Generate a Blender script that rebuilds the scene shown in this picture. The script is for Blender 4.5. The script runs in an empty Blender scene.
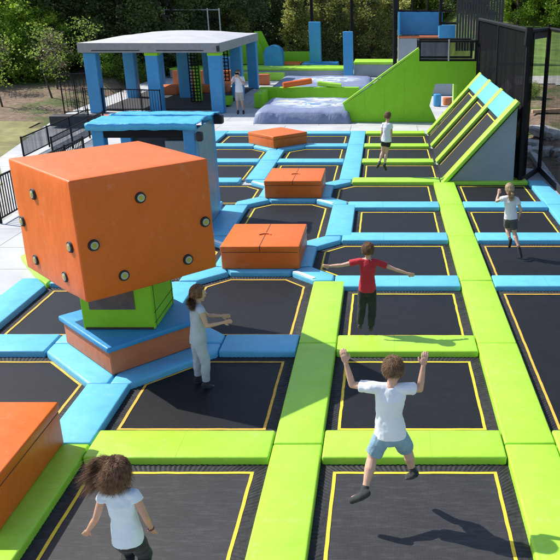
import bpy, bmesh, math, random
from mathutils import Vector, Matrix, noise
random.seed(7)
S = bpy.context.scene
COL = S.collection
R = math.radians
V = Vector

# ------------------------------------------------------------------ helpers
def link(o, parent=None):
    COL.objects.link(o)
    if parent: o.parent = parent
    return o
def tag(o, label=None, cat=None, group=None, kind=None):
    if label: o['label'] = label
    if cat: o['category'] = cat
    if group: o['group'] = group
    if kind: o['kind'] = kind
    return o
def empty(name, loc=(0,0,0), rz=0):
    o = bpy.data.objects.new(name, None); o.location = loc; o.rotation_euler.z = rz
    o.empty_display_size = .2
    return link(o)
def build(name, bm, mat, parent=None, smooth=False):
    bmesh.ops.recalc_face_normals(bm, faces=bm.faces[:])
    me = bpy.data.meshes.new(name); bm.to_mesh(me); bm.free()
    if smooth:
        for p in me.polygons: p.use_smooth = True
    for m in (mat if isinstance(mat, (list, tuple)) else [mat]): me.materials.append(m)
    return link(bpy.data.objects.new(name, me), parent)
def rawbuild(name, bm, mat, parent=None):
    me = bpy.data.meshes.new(name); bm.to_mesh(me); bm.free()
    me.materials.append(mat)
    return link(bpy.data.objects.new(name, me), parent)
def prism(bm, poly, z0, z1):
    """vertical prism over a polygon"""
    b = [bm.verts.new((x, y, z0)) for x, y in poly]; t = [bm.verts.new((x, y, z1)) for x, y in poly]
    n = len(poly)
    bm.faces.new(b[::-1]); top = bm.faces.new(t)
    for i in range(n): bm.faces.new((b[i], b[(i+1) % n], t[(i+1) % n], t[i]))
    return top
def hexa(bm, p):
    """8 corners: bottom 4 then top 4"""
    v = [bm.verts.new(q) for q in p]
    for f in ((3,2,1,0),(4,5,6,7),(0,1,5,4),(1,2,6,5),(2,3,7,6),(3,0,4,7)): bm.faces.new([v[i] for i in f])
def box(bm, x0, x1, y0, y1, z0, z1):
    hexa(bm, [(x0,y0,z0),(x1,y0,z0),(x1,y1,z0),(x0,y1,z0),(x0,y0,z1),(x1,y0,z1),(x1,y1,z1),(x0,y1,z1)])
def bar(bm, a, b, r=.02, n=6):
    a, b = V(a), V(b); d = (b-a).normalized()
    u = d.orthogonal().normalized(); w = d.cross(u)
    A = [bm.verts.new(a + u*r*math.cos(2*math.pi*i/n) + w*r*math.sin(2*math.pi*i/n)) for i in range(n)]
    B = [bm.verts.new(b + u*r*math.cos(2*math.pi*i/n) + w*r*math.sin(2*math.pi*i/n)) for i in range(n)]
    for i in range(n): bm.faces.new((A[i], A[(i+1) % n], B[(i+1) % n], B[i]))
    bm.faces.new(A[::-1]); bm.faces.new(B)
def bevel_all(bm, off=.02, seg=3, cond=None):
    ed = [e for e in bm.edges if (cond is None or cond(e))]
    bmesh.ops.bevel(bm, geom=ed, offset=off, segments=seg, profile=.5, affect='EDGES', clamp_overlap=True)
def copy_tree(o, parent=None):
    c = o.copy(); COL.objects.link(c); c.parent = parent
    for ch in [q for q in bpy.data.objects if q.parent == o]: copy_tree(ch, c)
    return c

# ------------------------------------------------------------------ materials
def newmat(name):
    m = bpy.data.materials.new(name); m.use_nodes = True
    nt = m.node_tree; b = nt.nodes['Principled BSDF']
    return m, nt, b
def node(nt, t, **k):
    n = nt.nodes.new(t)
    for a, v in k.items():
        if a in n.inputs: n.inputs[a].default_value = v
        else: setattr(n, a, v)
    return n
def noise_col(nt, bsdf, c0, c1, scale=3, detail=6, lo=.35, hi=.65, coord='Object', rough=.6):
    tc = node(nt, 'ShaderNodeTexCoord'); nz = node(nt, 'ShaderNodeTexNoise'); nz.inputs['Scale'].default_value = scale
    nz.inputs['Detail'].default_value = detail; nz.inputs['Roughness'].default_value = rough
    nt.links.new(tc.outputs[coord], nz.inputs['Vector'])
    cr = node(nt, 'ShaderNodeValToRGB'); e = cr.color_ramp.elements
    e[0].position = lo; e[0].color = (*c0, 1); e[1].position = hi; e[1].color = (*c1, 1)
    nt.links.new(nz.outputs['Fac'], cr.inputs['Fac']); nt.links.new(cr.outputs['Color'], bsdf.inputs['Base Color'])
    return tc, nz, cr
def add_bump(nt, bsdf, scale=20, strength=.2, dist=.01, detail=4, coord='Object', stretch=None):
    tc = node(nt, 'ShaderNodeTexCoord'); nz = node(nt, 'ShaderNodeTexNoise')
    nz.inputs['Scale'].default_value = scale; nz.inputs['Detail'].default_value = detail
    src = tc.outputs[coord]
    if stretch:
        mp = node(nt, 'ShaderNodeMapping'); mp.inputs['Scale'].default_value = stretch
        nt.links.new(src, mp.inputs['Vector']); src = mp.outputs['Vector']
    nt.links.new(src, nz.inputs['Vector'])
    bp = node(nt, 'ShaderNodeBump'); bp.inputs['Strength'].default_value = strength; bp.inputs['Distance'].default_value = dist
    nt.links.new(nz.outputs['Fac'], bp.inputs['Height']); nt.links.new(bp.outputs['Normal'], bsdf.inputs['Normal'])
    return bp
def vinyl(name, c, rough=.42, var=.10, bump=.25, spec=.45):
    m, nt, b = newmat(name)
    c0 = tuple(v*(1-var) for v in c); c1 = tuple(min(1, v*(1+var*.5)+.004) for v in c)
    noise_col(nt, b, c0, c1, scale=2.2, detail=8, lo=.3, hi=.65, rough=.7)
    b.inputs['Roughness'].default_value = rough; b.inputs['Specular IOR Level'].default_value = spec
    # pale scuffs and darker foot dirt
    base = b.inputs['Base Color'].links[0].from_socket; tc = node(nt, 'ShaderNodeTexCoord')
    for sc, lo_, hi_, mx_, colr, st in ((4.5, .58, .78, .30, tuple(min(1, v*.5+.42) for v in c), (1, 1, 1)), (1.7, .55, .80, .38, tuple(v*.55+.02 for v in c), (1, 1, 1)), (9, .62, .74, .30, tuple(v*.5+.03 for v in c), (1, 7, 1))):
        mp = node(nt, 'ShaderNodeMapping'); mp.inputs['Scale'].default_value = st; mp.inputs['Rotation'].default_value = (0, 0, sc)
        nz = node(nt, 'ShaderNodeTexNoise'); nz.inputs['Scale'].default_value = sc; nz.inputs['Detail'].default_value = 12; nz.inputs['Roughness'].default_value = .75
        nt.links.new(tc.outputs['Object'], mp.inputs['Vector']); nt.links.new(mp.outputs['Vector'], nz.inputs['Vector'])
        r_ = node(nt, 'ShaderNodeMapRange'); r_.inputs['From Min'].default_value = lo_; r_.inputs['From Max'].default_value = hi_; r_.inputs['To Max'].default_value = mx_
        nt.links.new(nz.outputs['Fac'], r_.inputs['Value']); mm = node(nt, 'ShaderNodeMixRGB'); mm.inputs['Color2'].default_value = (*colr, 1)
        nt.links.new(r_.outputs['Result'], mm.inputs['Fac']); nt.links.new(base, mm.inputs['Color1']); base = mm.outputs['Color']
    nt.links.new(base, b.inputs['Base Color'])
    bp = add_bump(nt, b, scale=5, strength=bump*1.5, dist=.02, detail=5)
    b2 = add_bump(nt, b, scale=2.2, strength=bump*1.3, dist=.05, detail=2, stretch=(1, 2.5, 1)); nt.links.new(bp.outputs['Normal'], b2.inputs['Normal'])
    return m
def plain(name, c, rough=.6, metal=0, var=.12, scale=6, bump=0, bs=30):
    m, nt, b = newmat(name)
    noise_col(nt, b, tuple(v*(1-var) for v in c), tuple(min(1, v*(1+var)) for v in c), scale=scale)
    b.inputs['Roughness'].default_value = rough; b.inputs['Metallic'].default_value = metal
    if bump: add_bump(nt, b, scale=bs, strength=bump)
    return m
M = {}
M['lime'] = vinyl('lime_vinyl', (.37, .69, .045))
M['blue'] = vinyl('blue_vinyl', (.125, .48, .70))
M['dblue'] = vinyl('deep_blue_vinyl', (.04, .27, .54))
M['tarp'] = vinyl('blue_tarpaulin', (.07, .42, .72), rough=.38, bump=.8)
M['orange'] = vinyl('orange_vinyl', (.72, .135, .009), var=.06, rough=.46)
M['brown_orange'] = vinyl('faded_orange_vinyl', (.56, .15, .05), var=.08, rough=.55)
M['green'] = vinyl('green_vinyl', (.26, .60, .02), var=.08, rough=.55, spec=.25)
M['lime_seam'] = plain('lime_stitched_seam', (.26, .46, .03), rough=.7)
M['blue_seam'] = plain('blue_stitched_seam', (.07, .30, .50), rough=.7)
M['white'] = plain('glare_white', (.75, .8, .82), rough=.4, var=.05)  # sun glare as a colour, only for the corner pad strips
M['black'] = plain('black_rubber', (.015, .015, .017), rough=.6, bump=.2)
M['seam'] = plain('dark_seam', (.05, .03, .02), rough=.8)
M['graypanel'] = plain('grey_panel', (.30, .33, .36), rough=.6, var=.06, scale=2)
M['metal'] = plain('galvanised_metal', (.45, .46, .47), rough=.4, metal=.6)
M['blackmetal'] = plain('black_metal', (.012, .012, .013), rough=.7)
M['blackmetal'].node_tree.nodes['Principled BSDF'].inputs['Specular IOR Level'].default_value = .15
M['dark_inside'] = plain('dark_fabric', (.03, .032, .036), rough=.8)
M['window'] = plain('smoked_plastic', (.11, .085, .08), rough=.25, var=.3, scale=4)
M['roofsheet'] = plain('grey_roof_membrane', (.50, .50, .51), rough=.55, var=.07, scale=1.5, bump=.3, bs=3)
M['concrete'] = plain('pale_concrete', (.42, .41, .39), rough=.85, var=.15, scale=3, bump=.3)
M['timber'] = plain('sawn_timber', (.5, .33, .2), rough=.8, var=.25)
M['tile'] = plain('orange_tile', (.5, .2, .13), rough=.7)
M['stone'] = plain('rubble_stone', (.36, .35, .33), rough=.9, var=.3, bump=.6, bs=6)

# jump mat: woven black mesh, lightly dusty
def matmat(name, ca, cb):
    m, nt, b = newmat(name)
    tc, nz, cr = noise_col(nt, b, ca, cb, scale=2.3, detail=12, lo=.30, hi=.78, coord='Object', rough=.8)
    # worn / dusty pale threads: two fine crossed wave textures
    prev = cr.outputs['Color']
    for ax, sc in (('X', 22), ('Y', 19)):
        w = node(nt, 'ShaderNodeTexWave', bands_direction=ax); w.inputs['Scale'].default_value = sc; w.inputs['Distortion'].default_value = 2.5; w.inputs['Detail'].default_value = 3
        nt.links.new(tc.outputs['Object'], w.inputs['Vector'])
        mr = node(nt, 'ShaderNodeMapRange'); mr.inputs['To Min'].default_value = .74; mr.inputs['To Max'].default_value = 1.26; nt.links.new(w.outputs['Fac'], mr.inputs['Value'])
        mm = node(nt, 'ShaderNodeMixRGB', blend_type='MULTIPLY'); mm.inputs['Fac'].default_value = 1
        nt.links.new(prev, mm.inputs['Color1']); nt.links.new(mr.outputs['Result'], mm.inputs['Color2']); prev = mm.outputs['Color']
    nt.links.new(prev, b.inputs['Base Color'])
    # pale scuffs
    n3 = node(nt, 'ShaderNodeTexNoise'); n3.inputs['Scale'].default_value = 5; n3.inputs['Detail'].default_value = 12; n3.inputs['Roughness'].default_value = .85
    mp3 = node(nt, 'ShaderNodeMapping'); mp3.inputs['Scale'].default_value = (.6, 3.2, 1)
    nt.links.new(tc.outputs['Object'], mp3.inputs['Vector']); nt.links.new(mp3.outputs['Vector'], n3.inputs['Vector'])
    r3 = node(nt, 'ShaderNodeMapRange'); r3.inputs['From Min'].default_value = .50; r3.inputs['From Max'].default_value = .80; r3.inputs['To Max'].default_value = .45
    nt.links.new(n3.outputs['Fac'], r3.inputs['Value'])
    m3 = node(nt, 'ShaderNodeMixRGB'); m3.inputs['Color2'].default_value = (.16, .16, .16, 1) if cb[0] > .03 else (.035, .037, .042, 1)
    nt.links.new(r3.outputs['Result'], m3.inputs['Fac']); nt.links.new(prev, m3.inputs['Color1']); nt.links.new(m3.outputs['Color'], b.inputs['Base Color'])
    return m, nt, b
m, nt, b = matmat('woven_jump_mat', (.004, .005, .0065), (.010, .011, .0135))
b.inputs['Roughness'].default_value = .6; b.inputs['Specular IOR Level'].default_value = .3
M['mat'] = m
m, nt, b = matmat('front_jump_mat', (.013, .013, .014), (.034, .033, .034))  # paler tone for the front row of mats
tc = node(nt, 'ShaderNodeTexCoord')
ck = node(nt, 'ShaderNodeTexBrick'); ck.inputs['Scale'].default_value = 70; ck.inputs['Mortar Size'].default_value = .18
ck.inputs['Color1'].default_value = (1,1,1,1); ck.inputs['Color2'].default_value = (.7,.7,.7,1); ck.inputs['Mortar'].default_value = (0,0,0,1)
nt.links.new(tc.outputs['Object'], ck.inputs['Vector'])
bp = node(nt, 'ShaderNodeBump'); bp.inputs['Strength'].default_value = .35; bp.inputs['Distance'].default_value = .003
nt.links.new(ck.outputs['Color'], bp.inputs['Height']); nt.links.new(bp.outputs['Normal'], b.inputs['Normal'])
b.inputs['Roughness'].default_value = .62; b.inputs['Specular IOR Level'].default_value = .5
M['mat_front'] = m
M['springs'] = plain('black_spring_cover', (.017, .017, .019), rough=.75, var=.5, scale=14, bump=.5)
M['yellow'] = plain('yellow_webbing', (.80, .56, .035), rough=.7, var=.12, scale=9)
M['tan'] = plain('faded_yellow_webbing', (.74, .40, .05), rough=.75, var=.15, scale=9)

# deck: pale coated boards with faint joints
m, nt, b = newmat('pale_deck')
tc, nz, cr = noise_col(nt, b, (.40, .405, .41), (.52, .52, .52), scale=.8, detail=9)
br = node(nt, 'ShaderNodeTexBrick'); br.inputs['Scale'].default_value = 1; br.inputs['Mortar Size'].default_value = .012
br.inputs['Brick Width'].default_value = 2.4; br.inputs['Row Height'].default_value = 1.2
br.inputs['Color1'].default_value = (1,1,1,1); br.inputs['Color2'].default_value = (.94,.94,.94,1); br.inputs['Mortar'].default_value = (.45,.45,.45,1)
nt.links.new(tc.outputs['Object'], br.inputs['Vector'])
mx = node(nt, 'ShaderNodeMixRGB', blend_type='MULTIPLY'); mx.inputs['Fac'].default_value = 1
nt.links.new(cr.outputs['Color'], mx.inputs['Color1']); nt.links.new(br.outputs['Color'], mx.inputs['Color2'])
nt.links.new(mx.outputs['Color'], b.inputs['Base Color']); b.inputs['Roughness'].default_value = .7
M['deck'] = m

def netmat(name, opacity, c=(.012,.013,.016), fold=5):
    m, nt, b = newmat(name)
    b.inputs['Base Color'].default_value = (*c, 1); b.inputs['Roughness'].default_value = 1; b.inputs['Specular IOR Level'].default_value = 0
    tr = node(nt, 'ShaderNodeBsdfTransparent'); mix = node(nt, 'ShaderNodeMixShader')
    tc = node(nt, 'ShaderNodeTexCoord'); mp = node(nt, 'ShaderNodeMapping'); mp.inputs['Scale'].default_value = (fold, fold, .25)
    nz = node(nt, 'ShaderNodeTexNoise'); nz.inputs['Scale'].default_value = 1; nz.inputs['Detail'].default_value = 4
    mr = node(nt, 'ShaderNodeMapRange'); mr.inputs['From Min'].default_value = .3; mr.inputs['From Max'].default_value = .7
    mr.inputs['To Min'].default_value = .96 if opacity > .9 else opacity-.12; mr.inputs['To Max'].default_value = 1.0 if opacity > .9 else opacity+.12
    nt.links.new(tc.outputs['Object'], mp.inputs['Vector']); nt.links.new(mp.outputs['Vector'], nz.inputs['Vector'])
    nt.links.new(nz.outputs['Fac'], mr.inputs['Value']); nt.links.new(mr.outputs['Result'], mix.inputs['Fac'])
    nt.links.new(tr.outputs[0], mix.inputs[1]); nt.links.new(b.outputs[0], mix.inputs[2])
    nt.links.new(mix.outputs[0], nt.nodes['Material Output'].inputs['Surface'])
    return m
M['net'] = netmat('sheer_black_net', .26)
M['net_mid'] = netmat('black_net', .42)
M['net_dense'] = netmat('dense_black_net', .97, c=(.010,.011,.013), fold=7)
M['mesh_grey'] = netmat('grey_shade_mesh', .72, c=(.06, .075, .09))

def leafmat(name, c0, c1, trans=.35):
    m, nt, b = newmat(name)
    tc = node(nt, 'ShaderNodeTexCoord'); nz = node(nt, 'ShaderNodeTexNoise'); nz.inputs['Scale'].default_value = .9; nz.inputs['Detail'].default_value = 6
    oi = node(nt, 'ShaderNodeObjectInfo')
    nt.links.new(tc.outputs['Object'], nz.inputs['Vector'])
    cr = node(nt, 'ShaderNodeValToRGB'); e = cr.color_ramp.elements
    e[0].position = .35; e[0].color = (*c0, 1); e[1].position = .65; e[1].color = (*c1, 1)
    ad = node(nt, 'ShaderNodeMath', operation='MULTIPLY_ADD'); ad.inputs[1].default_value = .25
    nt.links.new(oi.outputs['Random'], ad.inputs[0]); nt.links.new(nz.outputs['Fac'], ad.inputs[2])
    sb = node(nt, 'ShaderNodeMath', operation='SUBTRACT'); sb.inputs[1].default_value = .12
    nt.links.new(ad.outputs[0], sb.inputs[0]); nt.links.new(sb.outputs[0], cr.inputs['Fac'])
    nt.links.new(cr.outputs['Color'], b.inputs['Base Color']); b.inputs['Roughness'].default_value = .55
    t = node(nt, 'ShaderNodeBsdfTranslucent'); nt.links.new(cr.outputs['Color'], t.inputs['Color'])
    mx = node(nt, 'ShaderNodeMixShader'); mx.inputs[0].default_value = trans
    nt.links.new(b.outputs[0], mx.inputs[1]); nt.links.new(t.outputs[0], mx.inputs[2])
    nt.links.new(mx.outputs[0], nt.nodes['Material Output'].inputs['Surface'])
    return m
M['leaf_bright'] = leafmat('spring_leaves', (.19, .33, .03), (.36, .50, .05), .6)
M['leaf_mid'] = leafmat('mid_green_leaves', (.15, .25, .035), (.29, .38, .07), .6)
M['leaf_olive'] = leafmat('olive_leaves', (.26, .29, .07), (.46, .46, .13), .6)
M['leaf_dark'] = leafmat('evergreen_leaves', (.04, .075, .02), (.12, .17, .04), .45)
M['leaf_pink'] = leafmat('pinkish_blossom_leaves', (.10, .085, .05), (.24, .19, .13))
M['bark'] = plain('bark', (.07, .055, .04), rough=.9, bump=.6, bs=10)

# skin, hair, cloth
def skinmat(name, c):
    m, nt, b = newmat(name)
    noise_col(nt, b, tuple(v*.92 for v in c), tuple(min(1, v*1.06) for v in c), scale=12)
    b.inputs['Roughness'].default_value = .5; b.inputs['Subsurface Weight'].default_value = .12
    b.inputs['Subsurface Radius'].default_value = (.02, .008, .004); b.inputs['Subsurface Scale'].default_value = .3
    return m
M['skin'] = skinmat('light_skin', (.56, .33, .235))
M['skin_tan'] = skinmat('tanned_skin', (.50, .27, .18))
def cloth(name, c, var=.1, wr=.5):
    m, nt, b = newmat(name)
    noise_col(nt, b, tuple(v*(1-var) for v in c), tuple(min(1, v*(1+var)) for v in c), scale=7, detail=4)
    b.inputs['Roughness'].default_value = .85; b.inputs['Sheen Weight'].default_value = .1
    add_bump(nt, b, scale=9, strength=wr, dist=.02, detail=3, stretch=(1,1,.45))
    return m
M['c_white'] = cloth('white_cotton', (.74, .76, .80), .03)
M['c_pale'] = cloth('pale_blue_white_cotton', (.62, .69, .74), .04)
M['c_pinkwhite'] = cloth('pinkish_white_cotton', (.70, .66, .70), .10)
M['c_red'] = cloth('red_cotton', (.46, .016, .03), .1)
M['c_black'] = cloth('black_cotton', (.012, .012, .014), .3)
M['c_grey'] = cloth('light_grey_jersey', (.42, .45, .50), .1)
M['c_dgrey'] = cloth('dark_grey_cotton', (.07, .065, .075), .2)
M['c_denim'] = cloth('light_blue_denim', (.20, .32, .42), .15)
M['c_beige'] = cloth('beige_cotton', (.40, .37, .32), .1)
M['c_shoe'] = cloth('black_grip_sock', (.02, .021, .024), .4)
def hairmat(name, c0, c1):
    m, nt, b = newmat(name); noise_col(nt, b, c0, c1, scale=28, detail=5); b.inputs['Roughness'].default_value = .55; b.inputs['Specular IOR Level'].default_value = .25
    return m
M['h_brown'] = hairmat('brown_hair', (.07, .035, .018), (.24, .125, .062))
M['h_light'] = hairmat('light_brown_hair', (.10, .055, .03), (.24, .14, .075))
M['h_blond'] = hairmat('blond_hair', (.30, .20, .11), (.55, .40, .25))
M['eye'] = plain('eye_white', (.75, .73, .7), rough=.2, var=.02)
M['lip'] = plain('lip', (.38, .13, .11), rough=.45)

# ------------------------------------------------------------------ terrain
def ground_z(x, y):
    z = -.75
    if y > 31: z += .085*(y-31)*min(1, max(0, (-x-9)/6)) 
    if x > 3: z += .10*max(0, y-24)*min(1, (x-3)/3)
    if y > 58: z += .10*(y-58)
    if -14 < x < 6 and 20 < y < 60: z = min(z, -.75+.3*max(0, y-56))
    z += .10*noise.noise(V((x*.35, y*.35, 0)))
    return z
bm = bmesh.new()
xs = [-700,-400,-200,-120,-80] + [-60+1.25*i for i in range(84)] + [46,60,80,120,200,400,700]
ys = [-600,-300,-120,-60,-30,-15] + [-8+1.25*i for i in range(90)] + [106,120,150,200,300,500,900]
gv = []
for y in ys:
    row = []
    for x in xs:
        yy = min(y, 140); row.append(bm.verts.new((x, y, ground_z(max(-60, min(60, x)), yy))))
    gv.append(row)
for j in range(len(ys)-1):
    for i in range(len(xs)-1): bm.faces.new((gv[j][i], gv[j][i+1], gv[j+1][i+1], gv[j+1][i]))
m, nt, b = newmat('rough_ground')
tc = node(nt, 'ShaderNodeTexCoord')
n1 = node(nt, 'ShaderNodeTexNoise'); n1.inputs['Scale'].default_value = .35; n1.inputs['Detail'].default_value = 8; n1.inputs['Roughness'].default_value = .7
n2 = node(nt, 'ShaderNodeTexNoise'); n2.inputs['Scale'].default_value = 3.5; n2.inputs['Detail'].default_value = 8; n2.inputs['Roughness'].default_value = .75
for n_ in (n1, n2): nt.links.new(tc.outputs['Object'], n_.inputs['Vector'])
dirt = node(nt, 'ShaderNodeValToRGB'); e = dirt.color_ramp.elements
e[0].position = .3; e[0].color = (.085, .055, .036, 1); e[1].position = .7; e[1].color = (.36, .25, .17, 1)
nt.links.new(n2.outputs['Fac'], dirt.inputs['Fac'])
gr = node(nt, 'ShaderNodeValToRGB'); e = gr.color_ramp.elements
e[0].position = .3; e[0].color = (.04, .07, .014, 1); e[1].position = .7; e[1].color = (.13, .17, .035, 1)
nt.links.new(n2.outputs['Fac'], gr.inputs['Fac'])
mr = node(nt, 'ShaderNodeMapRange'); mr.inputs['From Min'].default_value = .50; mr.inputs['From Max'].default_value = .62
nt.links.new(n1.outputs['Fac'], mr.inputs['Value'])
mx = node(nt, 'ShaderNodeMixRGB'); nt.links.new(mr.outputs['Result'], mx.inputs['Fac'])
nt.links.new(dirt.outputs['Color'], mx.inputs['Color1']); nt.links.new(gr.outputs['Color'], mx.inputs['Color2'])
nt.links.new(mx.outputs['Color'], b.inputs['Base Color']); b.inputs['Roughness'].default_value = .95
bp = node(nt, 'ShaderNodeBump'); bp.inputs['Strength'].default_value = .8; bp.inputs['Distance'].default_value = .15
nt.links.new(n2.outputs['Fac'], bp.inputs['Height']); nt.links.new(bp.outputs['Normal'], b.inputs['Normal'])
M['ground'] = m
g = build('ground', bm, M['ground'], smooth=True); tag(g, kind='structure')

def drape(name, poly_fn, mat, x0, x1, y0, y1, step=.6, lift=.03):
    """sheet over the terrain where poly_fn(x,y) is true"""
    bm = bmesh.new(); vs = {}
    nx = int((x1-x0)/step); ny = int((y1-y0)/step)
    def vv(i, j):
        if (i, j) not in vs:
            x = x0+i*step; y = y0+j*step
            vs[(i, j)] = bm.verts.new((x, y, terr(x, y)+lift))
        return vs[(i, j)]
    for i in range(nx):
        for j in range(ny):
            if poly_fn(x0+(i+.5)*step, y0+(j+.5)*step): bm.faces.new((vv(i,j), vv(i+1,j), vv(i+1,j+1), vv(i,j+1)))
    o = build(name, bm, mat, smooth=True); return tag(o, kind='structure')
import bisect
def terr(x, y):
    i = max(0, min(len(xs)-2, bisect.bisect_right(xs, x)-1)); j = max(0, min(len(ys)-2, bisect.bisect_right(ys, y)-1))
    u = (x-xs[i])/(xs[i+1]-xs[i]); v = (y-ys[j])/(ys[j+1]-ys[j])
    f = lambda a, b_: gv_z[b_][a]
    return f(i,j)*(1-u)*(1-v)+f(i+1,j)*u*(1-v)+f(i,j+1)*(1-u)*v+f(i+1,j+1)*u*v
gv_z = [[ground_z(max(-60, min(60, x)), min(y, 140)) for x in xs] for y in ys]
M['lawn'] = plain('dry_lawn', (.20, .19, .07), rough=.95, var=.3, scale=1.2, bump=.8, bs=14)
M['grass'] = plain('bright_grass', (.10, .17, .022), rough=.95, var=.3, scale=1.0, bump=.8, bs=14)
M['path'] = plain('gravel_path', (.33, .32, .30), rough=.95, var=.2, scale=5, bump=.6)
nz2 = lambda x, y: noise.noise(V((x*.4, y*.4, 3)))
drape('lawn', lambda x, y: x < -12.2-.32*(y-24)+1.2*0 and y < 31.5+.8*nz2(x, y)+.25*(-x-13), M['lawn'], -40, -9, 6, 42)
drape('path', lambda x, y: -13.4-.32*(y-24) <= x < -7.5 and y < 30, M['path'], -18, -7, 6, 34, .4, .012)
drape('meadow', lambda x, y: y > 38.6+.5*nz2(x, y) and y < 66, M['grass'], 2, 34, 36, 68)
drape('gravel_track', lambda x, y: 36.6+.3*nz2(x, y) < y < 38.6+.5*nz2(x, y), M['path'], 4, 34, 35, 41, .3, .035)

# deck under the whole park
bm = bmesh.new()
prism(bm, [(-7.95, 1.5), (4.35, 1.5), (4.35, 19.9), (3.75, 20.3), (3.75, 29.5), (6.5, 33), (9, 56), (-13.4, 56), (-13.4, 42), (-12.9, 30), (-11.2, 21.5), (-7.95, 15.4)], -.9, -.012)
tag(build('deck', bm, M['deck']), kind='structure')

# ------------------------------------------------------------------ pads and trampolines
def shrink(poly, d):
    cx = sum(p[0] for p in poly)/len(poly); cy = sum(p[1] for p in poly)/len(poly)
    n = len(poly); out = []
    area = sum(poly[i][0]*poly[(i+1)%n][1]-poly[(i+1)%n][0]*poly[i][1] for i in range(n))
    s = 1 if area > 0 else -1
    for i in range(n):
        p0, p1, p2 = V(poly[i-1]), V(poly[i]), V(poly[(i+1) % n])
        a = (p1-p0).normalized(); b_ = (p2-p1).normalized()
        na = V((-a.y, a.x))*s; nb = V((-b_.y, b_.x))*s
        k = na+nb; k = k/(max(.3, k.dot(na))) if k.length > 1e-6 else na
        out.append(tuple(p1+k*d))
    return out
PADS = 0
def pad(poly, col, label, group='foam pads between the trampolines', h=.088, name='foam_pad', bev=.022):
    global PADS; PADS += 1
    hh = h + random.uniform(-.004, .004)
    js = [(p[0]+random.uniform(-.003, .003), p[1]+random.uniform(-.003, .003)) for p in shrink(poly, .006)]
    bm = bmesh.new(); top = prism(bm, js, -.005, hh)
    te = [e for e in bm.edges if all(v.co.z > h*.7 for v in e.verts)]
    ve = [e for e in bm.edges if abs(e.verts[0].co.z-e.verts[1].co.z) > .04]
    bmesh.ops.bevel(bm, geom=te+ve, offset=bev, segments=3, profile=.5, affect='EDGES', clamp_overlap=True)
    cx = sum(p[0] for p in poly)/len(poly); cy = sum(p[1] for p in poly)/len(poly)
    bmesh.ops.translate(bm, verts=bm.verts, vec=(-cx, -cy, 0))
    o = build(name, bm, M[col]); o.location = (cx, cy, 0)
    # smooth shading with flat tops
    for p in o.data.polygons: p.use_smooth = True
    o.data.set_sharp_from_angle(angle=R(35))
    xs_ = [p[0] for p in poly]; ys_ = [p[1] for p in poly]; lx, ly = max(xs_)-min(xs_), max(ys_)-min(ys_)
    if len(poly) == 4 and max(lx, ly) > 1.5:
        bm = bmesh.new(); ns = 1
        for k in range(ns):
            t = (.5+random.uniform(-.12, .12))
            if lx > ly: x = min(xs_)+lx*t-cx; box(bm, x-.0025, x+.0025, -ly/2+.022, ly/2-.022, hh-.002, hh+.0008)
            elif ly < 1.6: y = min(ys_)+ly*t-cy; box(bm, -lx/2+.022, lx/2-.022, y-.0025, y+.0025, hh-.002, hh+.0008)
        if len(bm.verts): build('seam', bm, M[col+'_seam'], o)
    return tag(o, label, 'foam pad', group)
def rect(x0, x1, y0, y1): return [(x0, y0), (x1, y0), (x1, y1), (x0, y1)]
def coct(x0, x1, y0, y1, c):
    """polygon with chamfers c = (bl, br, tr, tl)"""
    bl, br, tr, tl = c; P = []
    P += [(x0, y0+bl), (x0+bl, y0)] if bl else [(x0, y0)]
    P += [(x1-br, y0), (x1, y0+br)] if br else [(x1, y0)]
    P += [(x1, y1-tr), (x1-tr, y1)] if tr else [(x1, y1)]
    P += [(x0+tl, y1), (x0, y1-tl)] if tl else [(x0, y1)]
    return P
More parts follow.
